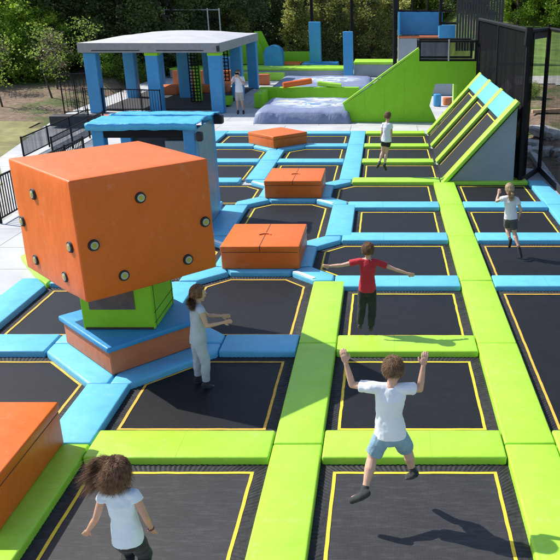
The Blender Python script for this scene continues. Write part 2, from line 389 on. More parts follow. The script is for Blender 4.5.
def trampoline(x0, x1, y0, y1, c, label, line=None):
    line = line or ('tan' if (x1 < -1 and 6.2 < y0 < 12) or (x0 > 1.5 and y0 < 12) else 'yellow')
    cx, cy = (x0+x1)/2, (y0+y1)/2
    P = [(x-cx, y-cy) for x, y in coct(x0, x1, y0, y1, c)]
    root = empty('trampoline', (cx, cy, 0))
    tag(root, label, 'trampoline', 'trampoline beds of the court')
    bm = bmesh.new()
    # gently sagging grid is overkill: a subdivided sheet with slight sag
    vs = [bm.verts.new((x, y, 0)) for x, y in P]; bm.faces.new(vs)
    build('jump_mat', bm, M['mat_front' if y0 < 6 else 'mat'], root)
    bm = bmesh.new(); w = .016
    n = len(P); o_, i_ = shrink(P, -w), shrink(P, w)
    for k in range(n):
        a0, a1, b0, b1 = V(o_[k]), V(o_[(k+1) % n]), V(i_[k]), V(i_[(k+1) % n]); m_ = max(2, int((a1-a0).length/.12)); prev = None
        for q in range(m_+1):
            t = q/m_; nn = (b0-a0).normalized()*0; dd = (a1-a0).normalized(); nn = V((-dd.y, dd.x))
            j1 = 0 if q in (0, m_) else random.uniform(-.003, .003); j2 = 0 if q in (0, m_) else j1+random.uniform(-.0015, .0015)
            cur = (bm.verts.new((*(a0.lerp(a1, t)+nn*j1), .005)), bm.verts.new((*(b0.lerp(b1, t)+nn*j2), .005)))
            if prev: bm.faces.new((prev[0], cur[0], cur[1], prev[1]))
            prev = cur
    build('border_line', bm, M[line], root)
    # ribbed spring cover between the line and the pads
    bm = bmesh.new(); inn = shrink(P, -.0); out = shrink(P, -.19)
    for k in range(n):
        a0, a1 = V(inn[k]), V(inn[(k+1) % n]); b0, b1 = V(out[k]), V(out[(k+1) % n])
        m_ = max(2, int((a1-a0).length/.022)); prev = None
        for q in range(m_+1):
            t = q/m_; z = random.uniform(.004, .009) if q % 2 else -.001
            pa = a0.lerp(a1, t); pb = b0.lerp(b1, t); pm = pa.lerp(pb, .5)
            cur = (bm.verts.new((pa.x, pa.y, .001)), bm.verts.new((pm.x, pm.y, z)), bm.verts.new((pb.x, pb.y, z*.5-.002)))
            if prev:
                bm.faces.new((prev[0], cur[0], cur[1], prev[1])); bm.faces.new((prev[1], cur[1], cur[2], prev[2]))
            prev = cur
    build('spring_cover', bm, M['springs'], root)
    return root

G = .14
CX = {'c0': (-.48, 1.08), 'c1': (1.88, 3.44), 'm1': (-2.84, -1.28), 'm2': (-5.20, -3.62)}
ST = [6.5, 8.87, 11.2, 13.6, 15.97, 18.36, 20.8, 23.2, 25.55]          # cross pad centres A..I
ORD = ['front', 'second', 'third', 'fourth', 'fifth', 'sixth', 'seventh', 'eighth', 'ninth']
def ry(i): return (4.5, ST[0]-.39) if i == 0 else (ST[i-1]+.395, ST[i]-.395)
# centre column
for i in range(9):
    x0, x1 = CX['c0']; y0, y1 = ry(i); c = (0, 0, 0, 0); lab = f'black trampoline, {ORD[i]} from the front directly left of the long lime runway'
    if i in (3, 5): x0 = -1.07; c = (.34, 0, 0, .34); lab = f'wide black trampoline with cut left corners, {ORD[i]} from the front left of the runway'
    if i >= 6: lab = ['black trampoline running up to the nearest incline lane', 'black trampoline running up to the middle incline lane', 'black trampoline running up to the farthest incline lane'][i-6]; x1 = 1.33
    trampoline(x0, x1, y0, y1, c, lab)
# right column
trampoline(1.88, 3.44, 6.9, 10.8, (0,0,0,0), 'long black trampoline at the right edge, right of the lime runway')
trampoline(1.88, 3.44, 2.6, 6.1, (0,0,0,0), 'nearest black trampoline right of the lime runway, almost outside the picture')
trampoline(1.88, 3.44, *ry(3), (0,0,0,0), 'black trampoline right of the runway, under the running blond girl')
trampoline(1.88, 3.44, *ry(4), (0,0,0,0), 'black trampoline right of the runway, between the two farther blue cross pads')
trampoline(1.88, 3.44, *ry(5), (0,0,0,0), 'farthest black trampoline right of the runway, below the grey incline side')
# left middle column
x0, x1 = CX['m1']
trampoline(x0, x1, *ry(0), (0,0,0,0), 'black trampoline under the girl with flying hair at the front left')
trampoline(x0, x1, *ry(1), (0,0,0,.6), 'black trampoline under the girl in grey, one corner cut by the cube base')
trampoline(x0, x1, 9.3, 11.44, (.6, 0, .33, .33), 'eight sided black trampoline between the big cube and the nearest split top box')
trampoline(x0, x1, 13.38, 16.22, (.33, .33, .33, .33), 'eight sided black trampoline between the two split top orange boxes')
trampoline(x0, x1, 18.13, 20.42, (.33, .33, 0, 0), 'black trampoline just behind the farther split top orange box')
trampoline(x0, x1, *ry(7), (0, 0, 0, .42), 'black trampoline right of and in front of the diamond turned orange box')
trampoline(x0, x1, *ry(8), (.42, 0, 0, 0), 'black trampoline right of and behind the diamond turned orange box')
# far left column
x0, x1 = CX['m2']
trampoline(x0, x1, *ry(1), (0, 0, .6, 0), 'black trampoline at the left edge in front of the cube, behind the big orange box')
trampoline(x0, x1, 9.3, 10.93, (0, .6, 0, 0), 'black trampoline at the left edge beside the cube base')
trampoline(x0, -3.04, 11.6, 13.2, (0, .33, .33, 0), 'black trampoline hidden behind the orange cube')
trampoline(x0, -3.04, *ry(5), (0, .33, .33, 0), 'black trampoline with a pointed right side, right of the blue hut')
trampoline(x0, x1, *ry(6), (0,0,0,0), 'black trampoline beyond the pointed one, right of the blue hut roof corner')
trampoline(x0, x1, *ry(7), (0, 0, .42, 0), 'black trampoline left of and in front of the diamond turned orange box')
trampoline(x0, x1, *ry(8), (0, .42, 0, 0), 'black trampoline left of and behind the diamond turned orange box')

# cross pads -----------------------------------------------------------
def strip(i, xa, xb, col, label, lo=None, hi=None):
    y = ST[i]; return pad(rect(xa, xb, y-.255 if lo is None else lo, y+.255 if hi is None else hi), col, label)
cl = ['lime', 'lime', 'blue', 'blue', 'blue', 'lime', 'lime', 'lime', 'lime']
nm = {'lime': 'lime green', 'blue': 'sky blue'}
c0lab = ['lime green cross pad behind the jumping boy in white', 'lime green cross pad with the red shirted boy\'s shadow on it',
  'sky blue cross pad behind the boy in red', 'sky blue cross pad ending at the runway, second blue one from the front',
  'sky blue cross pad ending at the runway, farthest blue one left of it', 'lime green cross pad along the foot of the nearest incline rail',
  'lime green cross pad leading to the second incline rail', 'lime green cross pad leading to the third incline rail', 'farthest lime green cross pad along the pale deck']
for i in range(9):
    xa = -.62; xb = 1.22 if i < 5 else 1.40
    if i in (2, 3): xa = -.8
    if i in (4, 5): xa = -.8
    strip(i, xa, xb, cl[i], c0lab[i])
for i, l in ((2, 'sky blue cross pad right of the runway, nearest one'), (3, 'sky blue cross pad behind the running blond girl\'s feet'),
             (4, 'sky blue cross pad right of the runway, farthest one')):
    strip(i, 1.75, 3.58, 'blue', l)
strip(0, 1.75, 3.58, 'lime', 'lime cross pad outside the right edge of the picture')
strip(5, 1.42, 3.58, 'lime', 'lime green cross pad below the grey incline side', lo=18.12)
# runway segments
runlab = ['nearest segment of the long lime runway', 'segment of the lime runway beside the boy in white', 'segment of the lime runway beside the boy in red',
  'segment of the lime runway just in front of the running blond girl', 'segment of the lime runway left of the running blond girl', 'farthest segment of the lime runway, ending at the incline']
ye = [3.4] + ST
for i in range(6): pad(rect(1.22, 1.75, ye[i], ye[i+1] if i < 5 else 18.11), 'lime', runlab[i], 'segments of the long lime runway')
# column between m1 and c0
pad(rect(-1.13, -.62, 3.4, 6.5), 'lime', 'lime lengthwise pad right of the girl with flying hair', 'lengthwise pads left of the middle trampolines')
pad(rect(-1.13, -.62, 6.5, 8.87), 'lime', 'lime lengthwise pad crossed by the cube\'s shadow', 'lengthwise pads left of the middle trampolines')
pad(rect(-1.13, -.62, 8.87, 11.18), 'lime', 'lime lengthwise pad left of the boy in red', 'lengthwise pads left of the middle trampolines')
pad(rect(-1.13, -.62, 13.64, 15.93), 'blue', 'sky blue lengthwise pad between the two split top orange boxes', 'lengthwise pads left of the middle trampolines')
for i, l in ((6, 'sky blue lengthwise pad right behind the farther split top box'), (7, 'sky blue lengthwise pad beside the boy in white and black shorts'),
             (8, 'sky blue lengthwise pad right of the diamond turned box, farthest one')):
    pad(rect(-1.13, -.62, ST[i-1]+(.04 if i == 6 else 0), ST[i] if i < 8 else 25.8), 'blue', l, 'lengthwise pads left of the middle trampolines')
# box islands
def flap(o, seg, w, sgn=1):  # thin white strip that paints sun glare along a corner pad's bevel
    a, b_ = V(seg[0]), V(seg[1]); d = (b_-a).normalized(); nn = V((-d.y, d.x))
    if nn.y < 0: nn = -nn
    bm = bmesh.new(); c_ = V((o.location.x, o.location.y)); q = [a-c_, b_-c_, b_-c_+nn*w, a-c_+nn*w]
    hexa(bm, [(p.x, p.y, .086) for p in q]+[(p.x, p.y, .0985) for p in q]); bevel_all(bm, .003, 1); build('glare_strip', bm, M['white'], o)
def island(cy, tagn, left=True):
    f = lambda L, sx, sy: [((x if sx > 0 else -4.11-x), (y-12.41)*sy+cy) for x, y in L]
    core = [(-2.55, 11.59), (-1.55, 11.59), (-1.4, 11.87), (-1.22, 11.87), (-1.22, 12.95), (-1.4, 12.95), (-1.55, 13.23), (-2.55, 13.23), (-2.71, 12.95), (-2.89, 12.95), (-2.89, 11.87), (-2.71, 11.87)]
    pad(f(core, 1, 1), 'blue', f'sky blue base pad under the {tagn} orange box', 'corner pads around the orange boxes')
    nodep = [(-1.13, 11.19), (-.80, 11.19), (-.80, 11.47), (-1.21, 11.86), (-1.4, 11.86), (-1.54, 11.59), (-1.13, 11.17)]
    nodep = [(-1.13, 11.2), (-.81, 11.2), (-.81, 11.47), (-1.21, 11.86), (-1.4, 11.86), (-1.54, 11.59)]
    for sx, sy, w in ((1, 1, 'near right'), (-1, 1, 'near left'), (1, -1, 'far right'), (-1, -1, 'far left')):
        po_ = pad(f(nodep, sx, sy), 'blue', f'blue slanting pad at the {w} corner of the {tagn} orange box', 'corner pads around the orange boxes', bev=.03)
        if (sx, sy) == (1, 1): flap(po_, f([(-1.15, 11.25), (-1.51, 11.585)], sx, sy), .075)  # white strip painting sun glare on the bevel
        if (sx, sy) == (-1, -1): flap(po_, f([(-.83, 11.47), (-1.20, 11.82)], sx, sy), .075, -1)  # white strip painting sun glare on the bevel
island(12.41, 'nearer split top'); island(17.165, 'farther split top')
# left middle column cross pads
pad(rect(-2.98, -1.13, 6.245, 6.755), 'lime', 'lime cross pad behind the girl with flying hair')
pad(rect(-2.13, -1.13, 8.615, 9.155), 'blue', 'sky blue cross pad right behind the girl in grey')
strip(6, -2.98, -1.13, 'blue', 'sky blue cross pad in front of the diamond turned box, right part')
strip(7, -2.45, -1.13, 'blue', 'sky blue cross pad touching the diamond turned box on its right')
strip(8, -2.98, -1.13, 'blue', 'sky blue cross pad by the deck behind the diamond turned box, right part')
# far left cross pads
strip(0, -5.34, -3.50, 'blue', 'sky blue cross pad at the left edge hidden behind the front orange box')
pad(rect(-5.34, -4.35, 8.615, 9.155), 'blue', 'sky blue cross pad at the left edge in front of the cube')
pad(rect(-5.34, -3.50, 11.08, 11.45), 'blue', 'sky blue cross pad under the cube\'s left corner')
strip(3, -5.34, -3.6, 'blue', 'sky blue cross pad in front of the blue hut')
strip(4, -5.34, -3.6, 'blue', 'sky blue cross pad behind the blue hut')
strip(5, -5.34, -3.6, 'blue', 'sky blue cross pad beyond the pointed trampoline by the hut')
strip(6, -5.34, -3.5, 'blue', 'sky blue cross pad in front of the diamond turned box, left part')
strip(7, -5.34, -4.03, 'blue', 'sky blue cross pad touching the diamond turned box on its left')
strip(8, -5.34, -3.5, 'blue', 'sky blue cross pad by the deck behind the diamond turned box, left part')
# column between m2 and m1
gl = 'lengthwise pads in line with the orange cube'
pad(rect(-3.49, -2.98, 3.4, 6.5), 'lime', 'lime lengthwise pad right under the front orange box', gl)
pad(rect(-3.49, -2.98, 6.5, 7.77), 'blue', 'sky blue lengthwise pad in front of the cube base', gl)
pad(rect(-3.49, -2.98, 9.97, 11.16), 'blue', 'sky blue lengthwise pad behind the cube base', gl)
pad(rect(-3.49, -2.98, 13.66, 15.9), 'blue', 'sky blue lengthwise pad along the blue hut side', gl)
pad(rect(-3.49, -2.98, 18.42, 20.54), 'blue', 'sky blue lengthwise pad left behind the farther split top box', gl)
pad(rect(-3.49, -2.98, 20.8, 22.3), 'blue', 'sky blue lengthwise pad in front of the diamond turned box', gl)
pad(rect(-3.49, -2.98, 24.1, 25.3), 'blue', 'sky blue lengthwise pad behind the diamond turned box', gl)
pad(rect(-3.49, -2.98, 20.55, 20.79), 'blue', 'small sky blue filler pad at the crossing before the diamond turned box', gl)
# diagonal pads round the cube base and round the diamond box
def diag(cx, cy, a, b_, what):
    # a: half width of the straight arms, b_: reach of the arms
    for sx, sy, w in ((-1,-1,'front left'), (1,-1,'front right'), (1,1,'back right'), (-1,1,'back left')):
        P = [(cx, cy+sy*b_), (cx+sx*a, cy+sy*b_), (cx+sx*b_, cy+sy*a), (cx+sx*b_, cy), (cx, cy)]
        if sx*sy < 0: P = P[::-1]
        pad(P, 'blue', f'sky blue slanting pad along the {w} side of the {what}', 'slanting pads round the turned bases', bev=.03)
diag(-3.235, 8.87, .255, 1.105, 'orange cube\'s base'); diag(-3.235, 23.2, .255, .80, 'diamond turned box')
# outer edge pads
pad(rect(-5.86, -5.34, 6.5, 8.87), 'blue', 'sky blue edge pad cut by the left picture edge', 'outer edge pads')
pad([(-5.86, 8.87), (-5.34, 8.87), (-5.34, 10.98), (-5.60, 11.3), (-5.86, 11.3)], 'blue', 'sky blue edge pad along the pale deck left of the cube', 'outer edge pads')
pad([(-5.60, 11.31), (-5.36, 11.03), (-5.36, 12.2), (-6.2, 12.9), (-6.42, 12.45)], 'lime', 'lime edge pad peeking out left below the cube', 'outer edge pads')
pad(rect(-5.86, -5.34, 13, 18.36), 'blue', 'sky blue edge pad left of the blue hut', 'outer edge pads')
pad(rect(-5.86, -5.34, 18.36, 25.8), 'blue', 'sky blue edge pad beyond the blue hut', 'outer edge pads')
pad(rect(3.58, 4.12, 3.4, 11.2), 'blue', 'sky blue edge pad outside the right picture edge', 'outer edge pads')
pad(rect(3.58, 4.12, 11.2, 13.6), 'blue', 'sky blue edge pad right of the girl cut by the picture edge', 'outer edge pads')
pad(rect(3.58, 4.12, 13.6, 15.97), 'blue', 'sky blue edge pad along the right net, middle one', 'outer edge pads')
pad([(3.58, 15.97), (4.12, 15.97), (3.98, 18.3), (3.58, 18.3)], 'blue', 'sky blue edge pad at the far corner of the right net', 'outer edge pads')

# ------------------------------------------------------------------ orange boxes
def foam_box(cx, cy, w, d, h, rz, label, seam=True, z0=.088):
    root = empty('foam_box', (cx, cy, z0), rz); tag(root, label, 'foam box', 'orange foam boxes')
    bm = bmesh.new(); box(bm, -w/2, w/2, -d/2, d/2, 0, h-.012); bevel_all(bm, .018, 3); o = build('body', bm, M['orange'], root, smooth=True); o.data.set_sharp_from_angle(angle=R(40))
    t = .10
    bm = bmesh.new(); box(bm, -w/2-.008, w/2+.008, -d/2-.008, d/2+.008, h-t, h); bevel_all(bm, .016, 3)
    lid = build('lid', bm, M['orange'], root, smooth=True); lid.data.set_sharp_from_angle(angle=R(40))
    if seam:
        bm = bmesh.new(); box(bm, -.006, .006, -d/2-.0095, d/2+.0095, h-t+.01, h+.0025)
        build('zip', bm, M['seam'], root)
        bm = bmesh.new()
        pts = [(-.10, -.02), (-.03, .035), (.05, .03), (.1, -.02)]
        for k in range(3):
            a, b_ = pts[k], pts[k+1]
            hexa(bm, [(a[0], a[1]-.02, h+.003), (b_[0], b_[1]-.02, h+.003), (b_[0], b_[1]+.02, h+.003), (a[0], a[1]+.02, h+.003),
                      (a[0], a[1]-.02, h+.02), (b_[0], b_[1]-.02, h+.02), (b_[0], b_[1]+.02, h+.02), (a[0], a[1]+.02, h+.02)])
        build('handle_flap', bm, M['brown_orange'], root)
    bm = bmesh.new(); box(bm, w/2+.0005, w/2+.0025, -d/2+.02, d/2-.02, h-t-.012, h-t-.004); box(bm, -w/2+.02, w/2-.02, -d/2-.0025, -d/2-.0005, h-t-.012, h-t-.004)
    build('piping', bm, M['seam'], root)
    return root
foam_box(-3.92, 5.80, 1.34, 1.42, .47, 0, 'big orange foam box cut by the left edge at the bottom', seam=False)
foam_box(-2.06, 12.39, 1.30, 1.32, .40, 0, 'orange foam box with a centre zip and flap, nearest of the two behind the cube')
foam_box(-2.06, 17.17, 1.28, 1.36, .40, 0, 'orange foam box with a centre zip, farther one behind')
foam_box(-3.33, 23.42, 1.30, 1.30, .36, R(45), 'orange foam box turned like a diamond near the airbag', seam=False)

# ------------------------------------------------------------------ big cube
cube = empty('interactive_cube', (-3.25, 8.87, .088))
tag(cube, 'giant orange foam cube with round touch buttons on a green and blue pedestal', 'foam cube')
def rotbox(bm, cx, cy, s, z0, z1, ang=45):
    h = s/2; P = [(cx+h*(math.cos(R(ang))*a-math.sin(R(ang))*b_), cy+h*(math.sin(R(ang))*a+math.cos(R(ang))*b_)) for a, b_ in ((-1,-1),(1,-1),(1,1),(-1,1))]
    prism(bm, P, z0, z1)
bm = bmesh.new(); rotbox(bm, 0, 0, 1.30, 0, .31); bevel_all(bm, .02, 3); build('base_block', bm, M['brown_orange'], cube, True).data.set_sharp_from_angle(angle=R(40))
bm = bmesh.new(); rotbox(bm, 0, 0, 1.38, .312, .385); bevel_all(bm, .02, 3); build('base_top_pad', bm, M['dblue'], cube, True).data.set_sharp_from_angle(angle=R(40))
bm = bmesh.new(); box(bm, -.47, .42, -.44, .44, .387, 1.10); bevel_all(bm, .02, 3); ped = build('pedestal', bm, M['green'], cube, True); ped.data.set_sharp_from_angle(angle=R(40))
bm = bmesh.new(); box(bm, -.36, .20, -.452, -.4425, .66, .96); build('window', bm, M['window'], ped)
bm = bmesh.new(); box(bm, -.44, .40, -.4435, -.441, .395, .42); 
for zz in (.47, .6): box(bm, .4205, .4235, -.42, .42, zz, zz+.008)
for yy in (-.38, .36): box(bm, .4205, .4235, yy, yy+.01, .4, 1.0)
build('stitching', bm, M['seam'], ped)
bm = bmesh.new(); rotbox(bm, -.07, .03, 1.70, 1.04, 2.43)
bmesh.ops.subdivide_edges(bm, edges=bm.edges[:], cuts=6, use_grid_fill=True)
for v in bm.verts:
    if v.co.z < 1.1:      # foam sags: bottom bows down and in
        r = V((v.co.x+.07, v.co.y-.03)).length; v.co.z -= .0 + .03*(1-r/1.2)
    d = V((v.co.x+.07, v.co.y-.03, v.co.z-1.73)); v.co += d.normalized()*.012*noise.noise(v.co*2)
es = [e for e in bm.edges if len(e.link_faces) == 2 and e.calc_face_angle() > .8]
bmesh.ops.bevel(bm, geom=es, offset=.022, segments=3, profile=.5, affect='EDGES', clamp_overlap=True)
cb = build('cube_body', bm, M['orange'], cube, True); cb.data.set_sharp_from_angle(angle=R(50))
def mix_button(p, nrm):
    u = V((0,0,1)); w = nrm.cross(u)
    def disc(r0, r1, d0, d1, n=28):
        bm = bmesh.new()
        A = [bm.verts.new(p+nrm*d0+(u*math.cos(6.28318*i/n)+w*math.sin(6.28318*i/n))*r0) for i in range(n)]
        B = [bm.verts.new(p+nrm*d1+(u*math.cos(6.28318*i/n)+w*math.sin(6.28318*i/n))*r1) for i in range(n)]
        for i in range(n): bm.faces.new((A[i], A[(i+1) % n], B[(i+1) % n], B[i]))
        bm.faces.new(A[::-1]); bm.faces.new(B); return bm
    o = build('touch_button', disc(.072, .062, -.02, .02), M['black'], cb)
    build('lens', disc(.047, .044, .0, .026), M['lens'], o); build('dot', disc(.026, .025, .02, .030), M['lensdot'], o)
M['lens'] = plain('clear_grey_lens', (.42, .42, .36), rough=.25, var=.1)
M['lensdot'] = plain('yellow_led_cap', (.40, .38, .05), rough=.3, var=.1)
c0 = V((-3.25-.07, 8.87+.03, 0)); hs = .85
nR = V((1,-1,0)).normalized(); nL = V((-1,-1,0)).normalized()
for x, y, z in ((-2.76,8.24,2.2), (-2.19,8.81,1.75), (-3.19,7.81,1.77), (-2.39,8.61,1.33), (-2.98,8.02,1.34)):
    q = V((x, y, z))-c0; q = q - nR*(q.dot(nR)-hs); mix_button(q+c0-V((-3.25, 8.87, .088)), nR)
for x, y, z in ((-4.06,8.46,2.19), (-4.42,8.82,1.76), (-3.46,7.86,1.74), (-4.25,8.65,1.32), (-3.65,8.05,1.32)):
    q = V((x, y, z))-c0; q = q - nL*(q.dot(nL)-hs); mix_button(q+c0-V((-3.25, 8.87, .088)), nL)

# ------------------------------------------------------------------ incline (ramp wall)
ramp = empty('incline_wall', (2.4, 22, 0)); tag(ramp, 'trampoline incline of three sloping lanes with lime rails and blue top pads', 'trampoline incline')
def at_ramp(x, y, z=0): return (x-2.4, y-22, z)
RX0, RX1, RH = 1.52, 3.22, 1.93
sl = RH/(RX1-RX0)
bm = bmesh.new()
tri = [(RX0+.06, -.01), (RX1, -.01), (RX1, RH-.06)]
A = [bm.verts.new(at_ramp(x, 18.25, z)) for x, z in tri]; B = [bm.verts.new(at_ramp(x, 25.7, z)) for x, z in tri]
bm.faces.new(A); bm.faces.new(B[::-1])
for i in range(3): bm.faces.new((A[i], A[(i+1) % 3], B[(i+1) % 3], B[i]))
build('support_body', bm, M['graypanel'], ramp)
nx, nz_ = -sl/math.hypot(1, sl), 1/math.hypot(1, sl)
def slab(y0, y1, t0, t1, h0, h1, mat, name, parent, bev=0):
    bm = bmesh.new()
    P = []
    for h in (h0, h1):
        for (t, y) in ((t0, y0), (t1, y0), (t1, y1), (t0, y1)):
            x = RX0+(RX1-RX0)*t + nx*h; z = RH*t + nz_*h; P.append(at_ramp(x, y, z))
    hexa(bm, P)
    if bev: bevel_all(bm, bev, 3)
    o = build(name, bm, mat, parent, smooth=bool(bev))
    if bev: o.data.set_sharp_from_angle(angle=R(40))
    return o
for i in (5, 6, 7, 8):
    y = ST[i]; w = .20
    slab(y-w-(.04 if i == 5 else 0), y+w, .0, 1.03, .01, .10, M['lime'], 'rail_pad', ramp, .02)
for i in (5, 6, 7):
    ya, yb = ST[i]+.205, ST[i+1]-.205
    slab(ya, yb, .79, 1.02, .012, .085, M['blue'], 'top_pad', ramp, .02)
    lane = slab(ya, yb, 0, .79, -.03, -.012, M['mat'], 'sloping_mat', ramp)
    lane.name = 'sloping_mat'
    for (p, q, r, s) in ((ya+.17, ya+.20, .02, .74), (yb-.20, yb-.17, .02, .74), (ya+.17, yb-.17, .74, .752)):
        slab(p, q, r, s, -.010, -.004, M['yellow'], 'border_line', lane)

# ------------------------------------------------------------------ green wall with opening and net box on top
gw = empty('green_wall', (1, 28.4, 0)); tag(gw, 'tall green panel wall with a sloping left edge and an angular opening', 'panel wall')
def xz_slab(pts, y0, y1, mat, name, parent, off=(0, 0, 0), holes=None):
    bm = bmesh.new()
    A = [bm.verts.new((x-off[0], y0-off[1], z-off[2])) for x, z in pts]; B = [bm.verts.new((x-off[0], y1-off[1], z-off[2])) for x, z in pts]
    n = len(pts)
    fa = bm.faces.new(A); fb = bm.faces.new(B[::-1])
    for i in range(n): bm.faces.new((A[i], A[(i+1) % n], B[(i+1) % n], B[i]))
    bmesh.ops.triangulate(bm, faces=[fa, fb])
    return build(name, bm, mat, parent)
go = (1, 28.4, 0)
bm = bmesh.new()
for pts in ([(-1.29, 0), (-.6, 0), (-.6, 1.24), (-1.52, .64)], [(-.6, 0), (1.29, 0), (1.29, 2.62), (-.6, 1.24)], [(1.29, 0), (1.99, 0), (1.70, .60), (1.29, .60)],
            [(1.29, .60), (1.70, .60), (1.90, 1.40), (1.29, 1.40)], [(1.29, 1.40), (3.38, 1.40), (3.38, 2.20), (1.29, 2.20)], [(2.70, 0), (3.38, 0), (3.38, 1.40), (2.70, 1.40)]):
    A = [bm.verts.new((x-1, -.05, z)) for x, z in pts]; B = [bm.verts.new((x-1, .15, z)) for x, z in pts]
    bm.faces.new(A); bm.faces.new(B[::-1])
    for i in range(4):
        bm.faces.new((A[i], A[(i+1) % 4], B[(i+1) % 4], B[i]))
bmesh.ops.remove_doubles(bm, verts=bm.verts[:], dist=.001)
bmesh.ops.delete(bm, geom=[f for f in bm.faces if all(len(e.link_faces) > 2 for e in f.edges) and abs(f.normal.y) < .5], context='FACES_ONLY')
build('panel', bm, M['green'], gw)
xz_slab([(2.59, .0), (2.698, .0), (2.698, 1.398), (2.59, 1.398)], 28.36, 28.9, M['lime'], 'opening_reveal', gw, go)
bm = bmesh.new()
for sx in (-.72, .02, .75): box(bm, sx-.006-1, sx+.006-1, -.0535, -.051, .02, 1.3+max(0, sx)*.9)
build('panel_seams', bm, M['lime_seam'], gw)
# slanting lime top edge
bm = bmesh.new()
hexa(bm, [(-1.52-1, -.06, .64), (1.29-1, -.06, 2.62), (1.29-1, .16, 2.62), (-1.52-1, .16, .64), (-1.52-1-.03, -.06, .70), (1.29-1-.03, -.06, 2.68), (1.29-1-.03, .16, 2.68), (-1.52-1-.03, .16, .70)])
build('edge_trim', bm, M['lime'], gw)
nb = empty('net_barrier', (2.35, 28.5, 2.2)); tag(nb, 'black framed net barrier on top of the green wall with a grey post', 'net barrier')
bm = bmesh.new()
for z in (.04, .70):
    bar(bm, (-1.05, -.1, z), (1.0, -.1, z), .045); bar(bm, (-1.05, 1.3, z), (1.0, 1.3, z), .045)
for x in (-1.05, 1.0):
    bar(bm, (x, -.1, 0), (x, -.1, .74), .045); bar(bm, (x, 1.3, 0), (x, 1.3, .74), .045)
    bar(bm, (x, -.1, .7), (x, 1.3, .7), .04)
build('frame', bm, M['blackmetal'], nb)
bm = bmesh.new(); bar(bm, (.02, -.14, 0), (.02, -.14, .76), .035); build('post', bm, M['metal'], nb)
bm = bmesh.new()
vs = [bm.verts.new(p) for p in ((-1.05,-.09,.05), (1,-.09,.05), (1,-.09,.7), (-1.05,-.09,.7))]; bm.faces.new(vs); build('net', bm, M['net_mid'], nb)
bm = bmesh.new()
vs = [bm.verts.new(p) for p in ((-1.05,1.29,.05), (1,1.29,.05), (1,1.29,.7), (-1.05,1.29,.7))]; bm.faces.new(vs); build('net', bm, M['net_mid'], nb)

# things seen through the opening
def soft_cyl(x, y, r, h, mat, label, name='foam_stool', sides=20):
    bm = bmesh.new(); P = [(r*math.cos(6.28318*i/sides), r*math.sin(6.28318*i/sides)) for i in range(sides)]
    prism(bm, P, 0, h)
    bevel_all(bm, .03, 3, lambda e: abs(e.verts[0].co.z-e.verts[1].co.z) < .01)
    o = build(name, bm, mat, smooth=True); o.data.set_sharp_from_angle(angle=R(40)); o.location = (x, y, 0)
    return tag(o, label, 'foam block', 'small foam blocks behind the wall')
soft_cyl(2.30, 32.9, .17, .50, M['dblue'], 'taller blue foam cylinder seen through the wall opening')
soft_cyl(2.78, 33.3, .20, .32, M['brown_orange'], 'short orange foam cylinder seen through the wall opening')
soft_cyl(3.25, 33.0, .2, .44, M['dblue'], 'blue foam cylinder at the right side of the wall opening')
bm = bmesh.new(); box(bm, -1.3, 1.3, -.3, .3, 0, .6); bevel_all(bm, .03, 2); o = build('grey_bench', bm, M['graypanel']); o.location = (3.2, 37, 0)
tag(o, 'low grey block in the far space behind the wall opening', 'bench')

# ------------------------------------------------------------------ airbags
m, nt, b = newmat('printed_airbag')
tc = node(nt, 'ShaderNodeTexCoord')
def nzmask(scale, lo, hi, st=(1,1,1), rz=0, dist=0, detail=4):
    mp = node(nt, 'ShaderNodeMapping'); mp.inputs['Scale'].default_value = st; mp.inputs['Rotation'].default_value = (0, 0, rz); mp.inputs['Location'].default_value = (scale*3, rz*5, 0)
    n1 = node(nt, 'ShaderNodeTexNoise'); n1.inputs['Scale'].default_value = scale; n1.inputs['Detail'].default_value = detail; n1.inputs['Distortion'].default_value = dist
    nt.links.new(tc.outputs['Object'], mp.inputs['Vector']); nt.links.new(mp.outputs['Vector'], n1.inputs['Vector'])
    r = node(nt, 'ShaderNodeMapRange'); r.inputs['From Min'].default_value = lo; r.inputs['From Max'].default_value = hi; nt.links.new(n1.outputs['Fac'], r.inputs['Value']); return r.outputs['Result']
col_ = None
base = node(nt, 'ShaderNodeRGB'); base.outputs[0].default_value = (.19, .225, .35, 1); cur = base.outputs[0]
sp = node(nt, 'ShaderNodeVectorMath', operation='LENGTH'); mp2 = node(nt, 'ShaderNodeMapping'); mp2.inputs['Scale'].default_value = (.62, .62, 0); mp2.inputs['Location'].default_value = (-.15, -.1, 0)
nt.links.new(tc.outputs['Object'], mp2.inputs['Vector']); nt.links.new(mp2.outputs['Vector'], sp.inputs[0])
rad = node(nt, 'ShaderNodeMapRange'); rad.inputs['From Min'].default_value = 1.05; rad.inputs['From Max'].default_value = .7; nt.links.new(sp.outputs['Value'], rad.inputs['Value'])
for msk, c, lim in ((nzmask(1.2, .42, .55), (.34, .42, .60, 1), .9), (nzmask(1.5, .50, .56, (1, 2, 1), .5, 1.5), (.78, .80, .80, 1), 1), (nzmask(1.6, .60, .63, (.4, 2.5, 1), .7, .6), (.66, .62, .20, 1), 1), (nzmask(1.6, .60, .63, (.4, 2.5, 1), -.6, .6), (.10, .28, .52, 1), 1)):
    mu = node(nt, 'ShaderNodeMath', operation='MULTIPLY'); nt.links.new(msk, mu.inputs[0]); nt.links.new(rad.outputs['Result'], mu.inputs[1])
    mx = node(nt, 'ShaderNodeMixRGB'); nt.links.new(mu.outputs[0], mx.inputs['Fac']); nt.links.new(cur, mx.inputs['Color1']); mx.inputs['Color2'].default_value = c; cur = mx.outputs['Color']
nt.links.new(cur, b.inputs['Base Color']); b.inputs['Roughness'].default_value = .55
add_bump(nt, b, scale=3, strength=.6, dist=.06)
M['airbag'] = m
